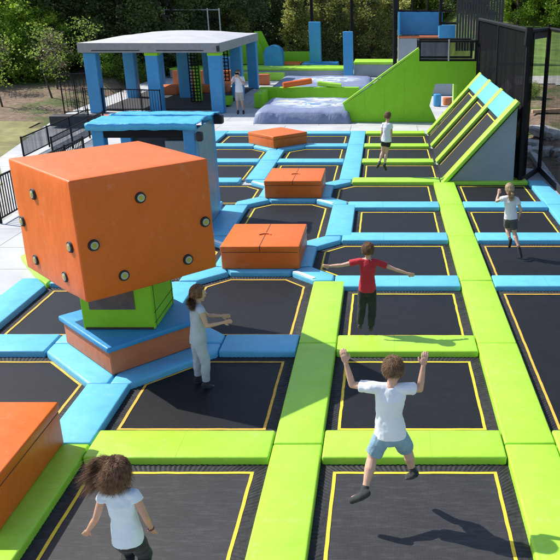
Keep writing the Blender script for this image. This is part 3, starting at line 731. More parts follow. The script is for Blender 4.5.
def airbag(cx, cy, w, d, h, label):
    bm = bmesh.new(); n = 28; grid = []
    def prof(u): return min(1, (1-abs(u)**14.0))**.45 if abs(u) < 1 else 0
    for j in range(n+1):
        row = []
        for i in range(n+1):
            u = -1+2*i/n; v = -1+2*j/n
            # squeeze samples near the edge for a steep side
            uu = math.copysign(abs(u)**.6, u) if u else 0; vv_ = math.copysign(abs(v)**.6, v) if v else 0
            z = h*(prof(uu)*prof(vv_))**.8
            z += (.03*noise.noise(V((uu*3+cx, vv_*3, 1))) + .015*noise.noise(V((uu*9, vv_*9, 5)))) * (1 if z > .1 else 0)
            puck = .03*math.sin(uu*18) if abs(v) == 1 else 0
            row.append(bm.verts.new((uu*w/2, vv_*d/2+puck, max(0, z))))
        grid.append(row)
    for j in range(n):
        for i in range(n): bm.faces.new((grid[j][i], grid[j][i+1], grid[j+1][i+1], grid[j+1][i]))
    o = build('airbag', bm, M['airbag'], smooth=True); o.location = (cx, cy, .0)
    return tag(o, label, 'airbag', 'landing airbags')
airbag(-3.05, 30.1, 3.65, 4.3, .48, 'grey violet landing airbag with pale print, in front of the lime beam')
airbag(-3.0, 38.6, 4.9, 5.4, .55, 'farther landing airbag, behind the lime beam')
def soft_box(x0, x1, y0, y1, z0, z1, mat, name, label, cat, group=None, bev=.03):
    cx, cy = (x0+x1)/2, (y0+y1)/2
    bm = bmesh.new(); box(bm, x0-cx, x1-cx, y0-cy, y1-cy, 0, z1-z0); bevel_all(bm, min(bev, (z1-z0)*.3, (x1-x0)*.3, (y1-y0)*.3), 3)
    o = build(name, bm, mat, smooth=True); o.data.set_sharp_from_angle(angle=R(40)); o.location = (cx, cy, z0)
    return tag(o, label, cat, group) if label else o
soft_box(-5.55, -1.1, 34.0, 34.35, 0, .66, M['green'], 'balance_beam', 'long lime green beam between the two airbags', 'foam barrier', 'barriers round the airbags')
soft_box(-5.5, -5.15, 32.2, 33.98, 0, .60, M['green'], 'foam_barrier', 'short lime barrier at the left end of the beam', 'foam barrier', 'barriers round the airbags')
def roll(a, b_, r, mat, label):
    a, b_ = V(a), V(b_); c = (a+b_)/2
    bm = bmesh.new(); bar(bm, a-c, b_-c, r, 16); bevel_all(bm, r*.25, 2, lambda e: len(e.link_faces) == 2 and e.calc_face_angle() > 1.2)
    o = build('foam_roll', bm, mat, smooth=True); o.data.set_sharp_from_angle(angle=R(50)); o.location = c
    return tag(o, label, 'foam roll', 'foam rolls on the beam')
roll((-4.45, 33.8, .78), (-3.25, 34.3, .92), .13, M['orange'], 'orange foam roll lying tilted across the lime beam')
roll((-2.95, 34.2, .82), (-1.9, 34.1, .72), .11, M['lime'], 'pale lime foam roll lying on the beam beside the orange roll')

# ------------------------------------------------------------------ far play platform
soft_box(-12.6, -2.15, 45.3, 45.6, 0, .42, M['graypanel'], 'platform_wall', 'low grey wall of the far play platform, left part', 'platform wall', 'far platform walls')
soft_box(-12.6, -2.15, 45.28, 47.6, .42, .55, M['lime'], 'edge_pad', 'long lime top pad of the far platform, left part', 'foam pad', 'far platform pads', .04)
soft_box(-1.8, .9, 46.0, 46.3, 0, .70, M['graypanel'], 'platform_wall', 'low grey wall of the far play platform, right of the blue pillars', 'platform wall', 'far platform walls')
soft_box(-1.8, .9, 45.98, 48.4, .70, .86, M['lime'], 'edge_pad', 'lime top pad right of the blue pillars', 'foam pad', 'far platform pads', .04)
soft_box(-7.0, -5.2, 47.8, 50, .42, .60, M['orange'], 'floor_pad', 'orange floor pad on the far platform', 'foam pad', 'far platform pads')
soft_box(-5.1, -2.9, 47.8, 49.8, .42, .62, M['dblue'], 'floor_pad', 'blue floor pad between the two blue pillars', 'foam pad', 'far platform pads')
soft_box(-7.4, -4.6, 50.6, 50.9, .42, 1.15, M['green'], 'foam_barrier', 'green barrier behind the orange floor pad', 'foam barrier', 'far green barriers')
soft_box(-12.5, -7.5, 49.6, 49.9, .42, 1.65, M['green'], 'foam_barrier', 'tall green barrier behind the pavilion posts', 'foam barrier', 'far green barriers')
bm = bmesh.new()
pts = [(-9.2, .5), (-7.5, .5), (-7.75, 1.5), (-8.1, 2.25), (-8.9, 2.2), (-9.2, 1.6)]
A = [bm.verts.new((x, 49.0, z)) for x, z in pts]; B = [bm.verts.new((x, 49.5, z)) for x, z in pts]
bm.faces.new(A); bm.faces.new(B[::-1])
for i in range(6): bm.faces.new((A[i], A[(i+1) % 6], B[(i+1) % 6], B[i]))
tag(build('wedge_block', bm, M['green']), 'green angular foam wedge left of the blue half round block', 'foam block')
bm = bmesh.new()
hexa(bm, [(-7.9,49.55,1.0),(-7.1,49.55,1.0),(-7.1,49.75,1.0),(-7.9,49.75,1.0),(-8.2,49.55,2.45),(-7.75,49.55,2.45),(-7.75,49.75,2.45),(-8.2,49.75,2.45)])
tag(build('leaning_board', bm, M['green']), 'narrow green board leaning behind the green wedge', 'foam board')
bm = bmesh.new(); n = 14
P = [(-.56, 0), (.56, 0)] + [(.56*math.cos(math.pi*i/n), .62+.56*math.sin(math.pi*i/n)) for i in range(n+1)]
A = [bm.verts.new((x, -.5, z)) for x, z in P]; B = [bm.verts.new((x, .6, z)) for x, z in P]
bm.faces.new(A); bm.faces.new(B[::-1])
for i in range(len(P)): bm.faces.new((A[i], A[(i+1) % len(P)], B[(i+1) % len(P)], B[i]))
bevel_all(bm, .05, 2, lambda e: len(e.link_faces) == 2 and e.calc_face_angle() > 1.2)
o = build('half_round_block', bm, M['dblue'], smooth=True); o.data.set_sharp_from_angle(angle=R(40)); o.location = (-6.75, 47.6, .55)
tag(o, 'blue half round foam block on the far lime platform', 'foam block')
def pillar(x0, x1, y, z1, label, z0=0, d=.55):
    return soft_box(x0, x1, y, y+d, z0, z1, M['dblue'], 'padded_pillar', label, 'padded pillar', 'tall blue padded pillars')
pillar(-4.60, -3.90, 48, 3.05, 'taller blue padded pillar, left one on the far platform', .4)
pillar(-2.36, -1.80, 45.0, 2.60, 'blue padded pillar in front of the lime platform, right one', 0)

# blue tower block far right
bw = empty('blue_tower', (2.4, 45, 0)); tag(bw, 'far blue walled jump tower with grey base and red stripe', 'play tower')
def part_box(parent, org, x0, x1, y0, y1, z0, z1, mat, name, bev=.015):
    bm = bmesh.new(); box(bm, x0-org[0], x1-org[0], y0-org[1], y1-org[1], z0-org[2], z1-org[2])
    if bev: bevel_all(bm, bev, 2)
    return build(name, bm, mat, parent)
og = (2.4, 45, 0)
part_box(bw, og, .80, 3.35, 45.2, 45.4, 2.42, 3.66, M['dblue'], 'back_wall'); part_box(bw, og, .80, .9, 43.8, 45.18, 2.42, 3.66, M['dblue'], 'side_wall')
part_box(bw, og, .80, 3.35, 43.8, 45.18, 2.30, 2.40, M['brown_orange'], 'stripe'); part_box(bw, og, .80, 3.6, 43.82, 45.4, 0, 2.29, M['graypanel'], 'base')
part_box(bw, og, 3.05, 3.95, 43.4, 44.2, 2.3, 3.0, M['dblue'], 'corner_block')
bm = bmesh.new()
for x in (.8, 1.65, 2.5, 3.3): bar(bm, (x-2.4, .3, 3.6), (x-2.4, .3, 5.4), .05)
for z in (3.72, 5.35): bar(bm, (.8-2.4, .3, z), (3.9-2.4, .3, z), .06)
bar(bm, (3.1-2.4, -1.5, 2.95), (3.1-2.4, -1.5, 5.4), .09); bar(bm, (3.1-2.4, -1.5, 3.1), (4.1-2.4, -1.5, 3.1), .07); bar(bm, (.62-2.4, -.9, 0), (.62-2.4, -.9, 5.4), .12)
build('frame', bm, M['blackmetal'], bw)
# slatted dark fence behind
bm = bmesh.new()
for k in range(17):
    x = 3.9+k*.15; box(bm, x-4.9, x+.125-4.9, -.02, .02, 1.9, 5.3)
for z in (2.4, 4.6): box(bm, -1.05, 1.6, .021, .07, z, z+.1)
o = build('slatted_fence', bm, M['dark_inside']); o.location = (4.9, 42.5, -.2); tag(o, 'dark vertical board fence right of the far blue tower', 'fence')

# ------------------------------------------------------------------ net frames in the back
def netframe(x0, x1, y, z0, z1, label, posts=(), mat='net_mid', z_rail=None, r=.07, fm='blackmetal'):
    t = empty('net_screen', ((x0+x1)/2, y, 0)); tag(t, label, 'net frame', 'tall net frames')
    cx = (x0+x1)/2; bm = bmesh.new()
    for x in (x0, *posts, x1): bar(bm, (x-cx, 0, 0), (x-cx, 0, z1+.1), r)
    bar(bm, (x0-cx, 0, z1), (x1-cx, 0, z1), r*.8)
    if z_rail: bar(bm, (x0-cx, 0, z_rail), (x1-cx, 0, z_rail), r*.6)
    build('frame', bm, M[fm], t)
    bm = bmesh.new(); vs = [bm.verts.new(p) for p in ((x0-cx, 0, z0), (x1-cx, 0, z0), (x1-cx, 0, z1), (x0-cx, 0, z1))]; bm.faces.new(vs)
    build('net', bm, M[mat], t)
    return t
netframe(-4.72, .66, 51.5, .5, 4.85, 'tall black net frame behind the blue pillars', posts=(-2.1,), mat='net', r=.11)
netframe(-13.2, -9.9, 47.5, .5, 3.75, 'thin grey pole frame above the pavilion roof', posts=(-10.6,), mat='net', r=.045, fm='metal')

# ------------------------------------------------------------------ side nets by the incline
sn = empty('net_wall', (3.38, 23, 0)); tag(sn, 'dense black net wall standing behind the incline lanes', 'net wall')
bm = bmesh.new()
def sheet(bm, pts, nseg, amp=0, org=(0,0,0), z0=0, z1=1):
    prev = None
    for a, b_ in zip(pts[:-1], pts[1:]):
        a, b_ = V(a), V(b_); d = (b_-a).normalized(); nn = V((-d.y, d.x))
        for k in range(nseg+1):
            if prev and k == 0: continue
            p = a.lerp(b_, k/nseg) + nn*amp*math.sin(k*2.1)*(.5+.5*math.sin(k*.7))
            cur = (bm.verts.new((p.x-org[0], p.y-org[1], z0)), bm.verts.new((p.x-org[0], p.y-org[1], z1)))
            if prev: bm.faces.new((prev[0], cur[0], cur[1], prev[1]))
            prev = cur
so = (3.38, 23, 0)
sheet(bm, [(3.38, 18.38), (3.50, 28.9)], 60, .035, so, 0, 3.62); build('net', bm, M['net_dense'], sn)
bm = bmesh.new(); bar(bm, (0, -4.65, 3.64), (.12, 5.9, 3.64), .06); bar(bm, (0.02, -4.65, 0), (0.02, -4.65, 3.7), .06); bar(bm, (.12, 5.9, 0), (.12, 5.9, 3.7), .06); bar(bm, (.06, .5, 0), (.06, .5, 3.7), .04)
bar(bm, (0, -4.65, 3.3), (0.02, -4.65, 3.7), .09)
build('frame', bm, M['blackmetal'], sn)
bm = bmesh.new(); box(bm, -.30, .02, -.8, .8, 0, .16)
cn = empty('net_enclosure', (4.05, 19.5, 0)); tag(cn, 'see-through black net enclosure with posts at the right edge', 'net enclosure')
co = (4.05, 19.5, 0); bm.free()
bm = bmesh.new(); sheet(bm, [(4.18, 19.75), (4.22, 15.0), (4.22, 6.0)], 30, .02, co, .15, 3.60); build('net', bm, M['net_mid'], cn)
bm = bmesh.new(); sheet(bm, [(3.46, 18.35), (4.14, 19.72)], 3, .0, co, .15, 3.42); build('net', bm, netmat('thin_net', .14), cn)
bm = bmesh.new(); sheet(bm, [(3.43, 18.31), (3.62, 18.69)], 4, .02, co, .0, 3.6); build('folded_curtain', bm, M['net_dense'], cn)
for x, y in ((4.16, 19.74), (4.22, 15.0), (4.22, 10.5), (4.22, 6)):
    bm = bmesh.new(); bar(bm, (x-4.05, y-19.5, 0), (x-4.05, y-19.5, 3.72), .055); build('post', bm, M['blackmetal'], cn)
bm = bmesh.new(); bar(bm, (3.43-4.05, 18.33-19.5, 3.62), (.12, .24, 3.62), .05); bar(bm, (.12, .24, 3.62), (.17, -4.5, 3.62), .045); bar(bm, (.17, -4.5, 3.62), (.17, -13.5, 3.62), .045)
build('top_rail', bm, M['blackmetal'], cn)
bm = bmesh.new(); sheet(bm, [(3.46, 18.36), (4.12, 19.70)], 3, .0, co, 3.42, 3.66); build('top_band', bm, M['dark_inside'], cn)
bm = bmesh.new(); sheet(bm, [(3.46, 18.34), (4.13, 19.70), (4.19, 15.0), (4.19, 6)], 6, .0, co, -.1, .16); build('skirt', bm, M['dark_inside'], cn)

# ------------------------------------------------------------------ blue hut
hut = empty('play_hut', (-4.45, 14.7, 0)); tag(hut, 'low blue play hut with a tarpaulin roof behind the orange cube', 'play hut')
ho = (-4.45, 14.7, 0)
hx0, hx1, hy0, hy1 = -5.38, -3.48, 13.75, 15.45
for x in (hx0, hx1-.22):
    for y in (hy0, hy1-.22): part_box(hut, ho, x, x+.22, y, y+.22, 0, 2.1, M['dblue'], 'post', .02)
part_box(hut, ho, hx1-.03, hx1, hy0+.22, hy1-.22, .0, 2.05, plain('blue_grey_wall', (.15, .25, .33), rough=.4), 'side_wall', 0)
part_box(hut, ho, hx0+.22, hx1-.22, hy1-.1, hy1-.04, 0, 1.9, M['dark_inside'], 'back_wall', 0)
part_box(hut, ho, hx0+.22, hx1-.22, hy0+.02, hy0+.14, 1.92, 2.06, M['blackmetal'], 'front_beam', .01)
part_box(hut, ho, hx0+.9, hx1-.3, hy1-.2, hy1-.12, 1.0, 1.6, M['graypanel'], 'inner_panel', 0)
def tarp(x0, x1, y0, y1, z0, z1, drop, name):
    bm = bmesh.new(); nx_, ny_ = 40, 14; rows = []
    prof = [(0, -drop), (0, -drop*.45)] + [(k/8, 0) for k in range(9)] + [(1, -drop*.5), (1, -drop*.6)]
    for j, (t, dz) in enumerate(prof):
        row = []
        for i in range(nx_+1):
            u = i/nx_; x = x0+(x1-x0)*u; y = y0+(y1-y0)*t; z = z0+(z1-z0)*t+dz
            z += .018*noise.noise(V((x*2.2, y*5, 2))) + .014*noise.noise(V((x*7, y*9, 7)))
            y += .012*noise.noise(V((x*3, t*3, 9)))
            row.append(bm.verts.new((x-ho[0], y-ho[1], z)))
        rows.append(row)
    for j in range(len(rows)-1):
        for i in range(nx_): bm.faces.new((rows[j][i], rows[j][i+1], rows[j+1][i+1], rows[j+1][i]))
    o = build(name, bm, M['tarp'], hut, True); sm = o.modifiers.new('s', 'SOLIDIFY'); sm.thickness = .012
    return o
tarp(-5.46, -3.42, 13.70, 14.62, 2.19, 2.20, .12, 'roof_tarpaulin')
tarp(-5.38, -3.38, 14.78, 15.55, 2.20, 2.16, .10, 'roof_tarpaulin')
part_box(hut, ho, -3.50, -3.30, 15.38, 15.56, 1.92, 2.10, M['black'], 'clamp', .03); part_box(hut, ho, -3.46, -3.34, 13.72, 13.86, 1.86, 2.03, M['black'], 'clamp', .03)

# ------------------------------------------------------------------ pavilion
pv = empty('pavilion', (-9.2, 35, 0)); tag(pv, 'open pavilion with a grey flat roof on blue padded posts', 'pavilion')
po = (-9.2, 35, 0)
px0, px1, py0, py1 = -12.02, -6.5, 30.6, 40.2
bm = bmesh.new(); n = 16; rows = []
for j in range(n+1):
    row = []
    for i in range(n+1):
        u, v = i/n, j/n; x = px0+(px1-px0)*u; y = py0+(py1-py0)*v
        z = 2.72 + .21*(1-abs(2*u-1)**3)*min(1, v*4)**.7*min(1, (1-v)*4) + .035*noise.noise(V((x*1.2, y*1.2, 0)))*(1 if 0 < j < n and 0 < i < n else 0)
        row.append(bm.verts.new((x-po[0], y-po[1], z)))
    rows.append(row)
for j in range(n):
    for i in range(n): bm.faces.new((rows[j][i], rows[j][i+1], rows[j+1][i+1], rows[j+1][i]))
build('roof', bm, M['roofsheet'], pv, True)
M['fascia'] = plain('grey_fascia', (.27, .275, .28), rough=.6, var=.08)
bm = bmesh.new()
box(bm, px0-po[0]-.02, px1-po[0]+.02, py0-po[1]-.04, py0-po[1]+.02, 2.36, 2.722); box(bm, px0-po[0]-.02, px1-po[0]+.02, py1-po[1]-.02, py1-po[1]+.04, 2.36, 2.722)
box(bm, px0-po[0]-.04, px0-po[0]+.02, py0-po[1]+.022, py1-po[1]-.022, 2.36, 2.721); box(bm, px1-po[0]-.02, px1-po[0]+.04, py0-po[1]+.022, py1-po[1]-.022, 2.36, 2.721)
build('fascia', bm, M['fascia'], pv)
bm = bmesh.new()
for a, c in ((-11.5, -9.6), (-8.95, -7.1)): box(bm, a-po[0], c-po[0], py0-po[1]-.046, py0-po[1]-.041, 2.42, 2.46)
box(bm, px1-po[0]-.08, px1-po[0]+.045, py0-po[1]-.055, py0-po[1]-.043, 2.4, 2.62)
build('fascia_slots', bm, M['black'], pv)
for x, y in ((-11.90, 30.65), (-9.46, 30.65), (-6.98, 30.65), (-11.9, 35.3), (-7.02, 35.3), (-11.9, 39.6), (-9.3, 39.6), (-7.02, 39.6), (-9.46, 35.3)):
    p = part_box(pv, po, x, x+.50, y, y+.5, .0, 2.36, M['dblue'], 'post', .03)
    if y < 31 and x > -11: part_box(p, po, x-.01, x+.51, y-.01, y+.51, 2.24, 2.355, M['green'], 'capital', .01)
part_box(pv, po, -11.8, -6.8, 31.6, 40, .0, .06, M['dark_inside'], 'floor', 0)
def netgrid(x0, x1, y, z0, z1, mat, label, dx=.22, dz=.22, r=.022, cat='climbing net'):
    bm = bmesh.new(); cx = (x0+x1)/2; k = x0
    while k <= x1+.01: bar(bm, (k-cx, 0, z0), (k-cx, 0, z1), r, 4); k += dx
    k = z0
    while k <= z1+.01: bar(bm, (x0-cx, 0, k), (x1-cx, 0, k), r, 4); k += dz
    o = build('climbing_net', bm, mat); o.location = (cx, y, 0); return tag(o, label, cat, 'climbing nets in the pavilion')
netgrid(-7.45, -6.95, 34.6, .9, 2.35, M['blackmetal'], 'black climbing net hanging beside the photographer', .16, .16, .03)
netgrid(-8.50, -8.08, 33.6, .1, 2.3, M['blackmetal'], 'black climbing net between the middle pavilion posts', .14, .14, .028)
soft_box(-8.42, -8.16, 34.0, 34.3, .06, 1.5, M['green'], 'foam_column', 'green foam column inside the climbing net', 'foam block')
for i, (x0, x1, y0, y1, z, mt, lb) in enumerate(((-11.0, -9.9, 36.4, 37.4, .45, 'brown_orange', 'low orange foam block in the left of the pavilion'), (-9.6, -7.6, 37.2, 38.0, .4, 'brown_orange', 'long orange foam block at the back of the pavilion'),
        (-11.4, -8.0, 41.4, 41.9, .75, 'brown_orange', 'orange barrier behind the pavilion floor'), (-9.6, -8.4, 42.2, 43.4, 1.35, 'dblue', 'blue block beyond the pavilion, between its middle posts'),
        (-9.4, -5.7, 43.8, 44.3, .42, 'lime', 'lime barrier just behind the pavilion'), (-7.0, -6.2, 41.4, 41.8, .55, 'brown_orange', 'orange block behind the photographer'),
        (-7.0, -6.6, 32.6, 33.3, .4, 'green', 'small lime block beside the photographer'))):
    soft_box(x0, x1, y0, y1, .06 if y1 < 40 and x1 < -6.5 else 0, z, M[mt], 'foam_block', lb, 'foam block', 'foam blocks round the pavilion')

# ------------------------------------------------------------------ left side fittings
def railing(a, b_, h, label, nbar, r=.012, mesh=None, posts=4, z0=0, cat='railing'):
    a, b_ = V((*a, 0)), V((*b_, 0)); t = empty('railing', (a.x, a.y, z0)); tag(t, label, cat, 'black railings along the deck'); d = b_-a
    for k in range(posts+1):
        bm = bmesh.new(); q = d*k/posts; bar(bm, (q.x, q.y, 0), (q.x, q.y, h+.04), .028); build('post', bm, M['blackmetal'], t)
    bm = bmesh.new(); bar(bm, (0, 0, h), (d.x, d.y, h), .022); bar(bm, (0, 0, .1), (d.x, d.y, .1), .018); build('rails', bm, M['blackmetal'], t)
    if nbar:
        bm = bmesh.new()
        for k in range(1, nbar): q = d*k/nbar; bar(bm, (q.x, q.y, .1), (q.x, q.y, h), r, 4)
        build('balusters', bm, M['blackmetal'], t)
    if mesh:
        bm = bmesh.new(); vs = [bm.verts.new(p) for p in ((0,0,.1), (d.x,d.y,.1), (d.x,d.y,h-.03), (0,0,h-.03))]; bm.faces.new(vs); build('mesh_infill', bm, M[mesh], t)
    return t
railing((-7.87, 14.75), (-7.87, 19.5), .93, 'black barred railing at the left edge beside the cube', 46)
railing((-10.35, 21.3), (-10.65, 27.2), .62, 'low railing with grey mesh above the left corner of the cube', 0, mesh='mesh_grey', posts=3)
railing((-9.5, 21.3), (-9.9, 26.6), .62, 'second low railing with grey mesh just behind the cube', 0, mesh='mesh_grey', posts=3)
railing((-12.75, 30.2), (-11.95, 30.9), 1.55, 'tall narrow black barred gate left of the pavilion', 7, posts=2)
railing((-12.2, 30.95), (-8.9, 30.3), .95, 'thin black railing in front of the pavilion posts', 30, r=.009)
soft_box(-12.0, -10.3, 27.0, 27.5, .05, .42, M['black'], 'foam_log', 'black padded log lying left of the hut', 'padded log')
soft_box(-11.9, -9.9, 27.8, 30.1, -.01, .05, M['tile'], 'tile_mat', 'orange tiled floor mat below the pavilion\'s left post', 'floor mat', bev=.01)

# right side outside the net: rubble, plank, kerb
def rock(x, y, sx, sy, sz, label):
    bm = bmesh.new(); bmesh.ops.create_icosphere(bm, subdivisions=3, radius=1)
    for v in bm.verts:
        q = V(v.co); q.x = max(-.7, min(.7, q.x)); q.y = max(-.75, min(.75, q.y)); q.z = max(-.5, min(.5, q.z))
        q *= 1+.14*noise.noise(v.co*2.2+V((x, y, 0))); v.co = V((q.x*sx, q.y*sy, q.z*sz))
    o = build('rock', bm, M['stone']); o.location = (x, y, terr(x, y)+sz*.25); o.rotation_euler = (random.uniform(-.15, .15), random.uniform(-.15, .15), random.uniform(0, 3))
    return tag(o, label, 'rock', 'rubble outside the right net')
rock(6.1, 27.8, 1.0, .6, .3, 'pale flat rubble slab outside the net, farthest'); rock(6.5, 25.0, 1.1, .6, .3, 'pale rubble slab outside the net, middle')
rock(5.4, 25.6, .8, .5, .3, 'grey rubble lump near the net post'); rock(6.3, 23.9, .9, .6, .28, 'pale rubble slab outside the net, nearest'); rock(5.3, 27.2, .7, .4, .25, 'small rubble lump left of the net post')
bm = bmesh.new(); box(bm, -1.9, 1.9, -.09, .09, 0, .14); bevel_all(bm, .02, 2); o = build('timber_beam', bm, M['timber']); o.location = (7.9, 31.3, terr(7.9, 31.3)+.04); o.rotation_euler = (0, -.02, R(12)); tag(o, 'pale timber beam lying on the dirt outside the net', 'timber')
bm = bmesh.new(); box(bm, -.1, .1, -3.2, 3.2, 0, .2); bevel_all(bm, .02, 2); o = build('kerb', bm, M['concrete']); o.location = (4.95, 23.2, -.72); o.rotation_euler = (0, 0, R(-3)); tag(o, 'pale concrete kerb running along outside the net', 'kerb')

# ------------------------------------------------------------------ people
def frame_of(d):
    d = d.normalized(); u = d.orthogonal().normalized(); return u, d.cross(u)
def tube(bm, pts, rad, n=14, ax=None, cap=True):
    """closed lofted tube; rad items are r or (rx, ry); ax = (xdir, ydir) fixed section axes"""
    pts = [V(p) for p in pts]; rings = []
    def ring(c, rx, ry, u, w): return [bm.verts.new(c+u*rx*math.cos(2*math.pi*k/n)+w*ry*math.sin(2*math.pi*k/n)) for k in range(n)]
    R_ = [(r, r) if not isinstance(r, tuple) else r for r in rad]
    for i, p in enumerate(pts):
        d = (pts[min(i+1, len(pts)-1)]-pts[max(i-1, 0)]).normalized()
        if ax: u, w = ax
        else:
            if i == 0: u, w = frame_of(d)
            else: u = (pu-d*pu.dot(d)).normalized(); w = d.cross(u)
        pu = u
        if cap and i == 0:
            d0 = (pts[1]-pts[0]).normalized(); rm = min(R_[0])
            for a in (80, 50, 25): rings.append(ring(p-d0*rm*math.sin(R(a)), R_[0][0]*math.cos(R(a)), R_[0][1]*math.cos(R(a)), u, w))
        rings.append(ring(p, *R_[i], u, w))
        if cap and i == len(pts)-1:
            d1 = (pts[-1]-pts[-2]).normalized(); rm = min(R_[-1])
            for a in (25, 50, 80): rings.append(ring(p+d1*rm*math.sin(R(a)), R_[-1][0]*math.cos(R(a)), R_[-1][1]*math.cos(R(a)), u, w))
    for A, B in zip(rings[:-1], rings[1:]):
        for k in range(n): bm.faces.new((A[k], A[(k+1) % n], B[(k+1) % n], B[k]))
    bm.faces.new(rings[0][::-1]); bm.faces.new(rings[-1])
def ellip(bm, c, axes, rad, sub=3):
    m4 = Matrix((axes[0]*rad[0], axes[1]*rad[1], axes[2]*rad[2])).transposed().to_4x4(); m4.translation = c
    bmesh.ops.create_icosphere(bm, subdivisions=sub, radius=1, matrix=m4)
def remesh(o, vox, smooth=3, wr=None):
    md = o.modifiers.new('remesh', 'REMESH'); md.mode = 'VOXEL'; md.voxel_size = vox; md.use_smooth_shade = True
    sm = o.modifiers.new('smooth', 'SMOOTH'); sm.factor = .5; sm.iterations = smooth
    if wr:
        tx = bpy.data.textures.new('wrinkle', 'CLOUDS'); tx.noise_scale = wr[1]; tx.noise_depth = 2
        dm = o.modifiers.new('wrinkle', 'DISPLACE'); dm.texture = tx; dm.strength = wr[0]; dm.mid_level = .5
def person(J, s, label, face, up=(0,0,1), skin='skin', hair=None, tops=None, bottoms=None, shoes='c_shoe', vox=.006, curl=.5, foot_dir=None, group=None, female=False):
    """J: joint dictionary in world coordinates. s: size factor (1 = a 1.25 m child)."""
    J = {k: V(v) for k, v in J.items()}
    base = V((J['pel'].x, J['pel'].y, 0)); root = empty('person', base); tag(root, label, 'person', group)
    J = {k: v-base for k, v in J.items()}
    face = V(face).normalized(); up = (V(up)-face*V(up).dot(face)).normalized(); rt = face.cross(up)
    sh = (J['shR']-J['shL']); rs = sh.normalized(); spine = (J['neck']-J['pel']).normalized(); fw = spine.cross(rs).normalized()*-1
    if fw.dot(V((face.x, face.y, 0))) < 0: fw = -fw
    rs = fw.cross(spine).normalized(); 
    if rs.dot(sh) < 0: rs = -rs
    waist = J.get('waist', J['pel'].lerp(J['neck'], .42)); chest = J['pel'].lerp(J['neck'], .74)
    hw = sh.length/2
    bm = bmesh.new()
    tor = [J['pel']-spine*.03*s, J['pel']+spine*.03*s, waist, chest, J['pel'].lerp(J['neck'], .92)]
    trad = [(.092*s, .068*s), (.098*s, .072*s), (.082*s, .060*s), (.098*s, .068*s), (max(.075*s, hw*.75), .050*s)]
    tube(bm, tor, trad, 18, (rs, fw))
    tube(bm, [J['shL']+(J['neck']-J['shL'])*.05, J['neck']-spine*.02*s, J['shR']+(J['neck']-J['shR'])*.05], [.036*s, .040*s, .036*s], 12)
    tube(bm, [J['neck']-spine*.04*s, J['head']-up*.05*s], [.040*s, .034*s], 12)
    h = J['head']; hs_ = s**.5*.98
    # head: cranium, jaw, nose, ears, brow, cheeks
    ellip(bm, h+up*.015*hs_-face*.008*hs_, (rt, face, up), (.071*hs_, .086*hs_, .088*hs_))
    ellip(bm, h-up*.045*hs_+face*.026*hs_, (rt, face, up), (.050*hs_, .052*hs_, .058*hs_))
    tube(bm, [h+face*.082*hs_+up*.008*hs_, h+face*.096*hs_-up*.018*hs_], [.007*hs_, .0125*hs_], 8)
    ellip(bm, h-up*.094*hs_+face*.055*hs_, (rt, face, up), (.02*hs_, .018*hs_, .014*hs_), 2)
    ellip(bm, h-up*.05*hs_+face*.078*hs_, (rt, face, up), (.02*hs_, .009*hs_, .008*hs_), 2)
    for sg in (-1, 1):
        if not (hair and hair[1] in ('pony', 'flying')): ellip(bm, h+rt*sg*.073*hs_-up*.012*hs_-face*.005*hs_, (rt, (face*.9+rt*sg*.3).normalized(), up), (.010*hs_, .017*hs_, .027*hs_), 2)
        ellip(bm, h+rt*sg*.028*hs_+face*.074*hs_+up*.022*hs_, (rt, face, up), (.022*hs_, .010*hs_, .006*hs_), 2)
        ellip(bm, h+rt*sg*.036*hs_+face*.060*hs_-up*.025*hs_, (rt, face, up), (.022*hs_, .018*hs_, .022*hs_), 2)
    hands = {}
    for sd, sg in (('L', -1), ('R', 1)):
        S_, E_, H_ = J['sh'+sd], J['el'+sd], J['ha'+sd]
        wrist = H_ - (H_-E_).normalized()*.035*s
        tube(bm, [S_, S_.lerp(E_, .5), E_], [.034*s, .030*s, .024*s], 12)
        tube(bm, [E_, E_.lerp(wrist, .35), wrist], [.0245*s, .025*s, .0165*s], 12)
        d = (H_-E_).normalized(); side = d.cross(fw if abs(d.dot(fw)) < .9 else rs).normalized(); nrm = side.cross(d).normalized()
        hk = 1.0*s
        pc = wrist+d*.032*hk
        tube(bm, [wrist, wrist+d*.02*hk, wrist+d*.055*hk], [(.016*hk, .012*hk), (.024*hk, .012*hk), (.026*hk, .011*hk)], 12, (side, nrm))
        for k, (off, ln) in enumerate(((-.019, .045), (-.0065, .052), (.006, .049), (.018, .038))):
            r0 = .0072*hk if vox < .005 else .0085*hk
            a = wrist+d*.055*hk+side*off*hk; b1 = a+(d+side*off*5+nrm*curl*.35).normalized()*ln*.5*hk; b2 = b1+(d+nrm*(curl*1.2)).normalized()*ln*.5*hk
            tube(bm, [a-d*.01*hk, a, b1, b2], [r0, r0, r0*.92, r0*.75], 8)
        tsd = -1 if sg*side.dot(rs) > 0 else 1
        a = wrist+d*.02*hk+side*tsd*.018*hk; b1 = a+(d*.7+side*tsd*.8+nrm*.2).normalized()*.024*hk; b2 = b1+(d+side*tsd*.25+nrm*curl*.5).normalized()*.02*hk
        tube(bm, [a, b1, b2], [.0095*hk, .0085*hk, .007*hk], 8)
    for sd, sg in (('L', -1), ('R', 1)):
        hip = J.get('hi'+sd, J['pel']+rs*sg*.052*s-spine*.01); K_, A_ = J['kn'+sd], J['an'+sd]
        tube(bm, [hip, hip.lerp(K_, .5), K_], [.060*s, .053*s, .040*s], 14)
        kb = (K_-A_).normalized(); calf = K_.lerp(A_, .32) - fw*.010*s
        tube(bm, [K_, calf, K_.lerp(A_, .75), A_], [.039*s, .041*s, .026*s, .0235*s], 14)
        fd = J['to'+sd]-A_ if 'to'+sd in J else (V(foot_dir) if foot_dir else fw*.11*s-V((0,0,.045*s)))
        fdn = fd.normalized(); J['_fd'+sd] = fdn
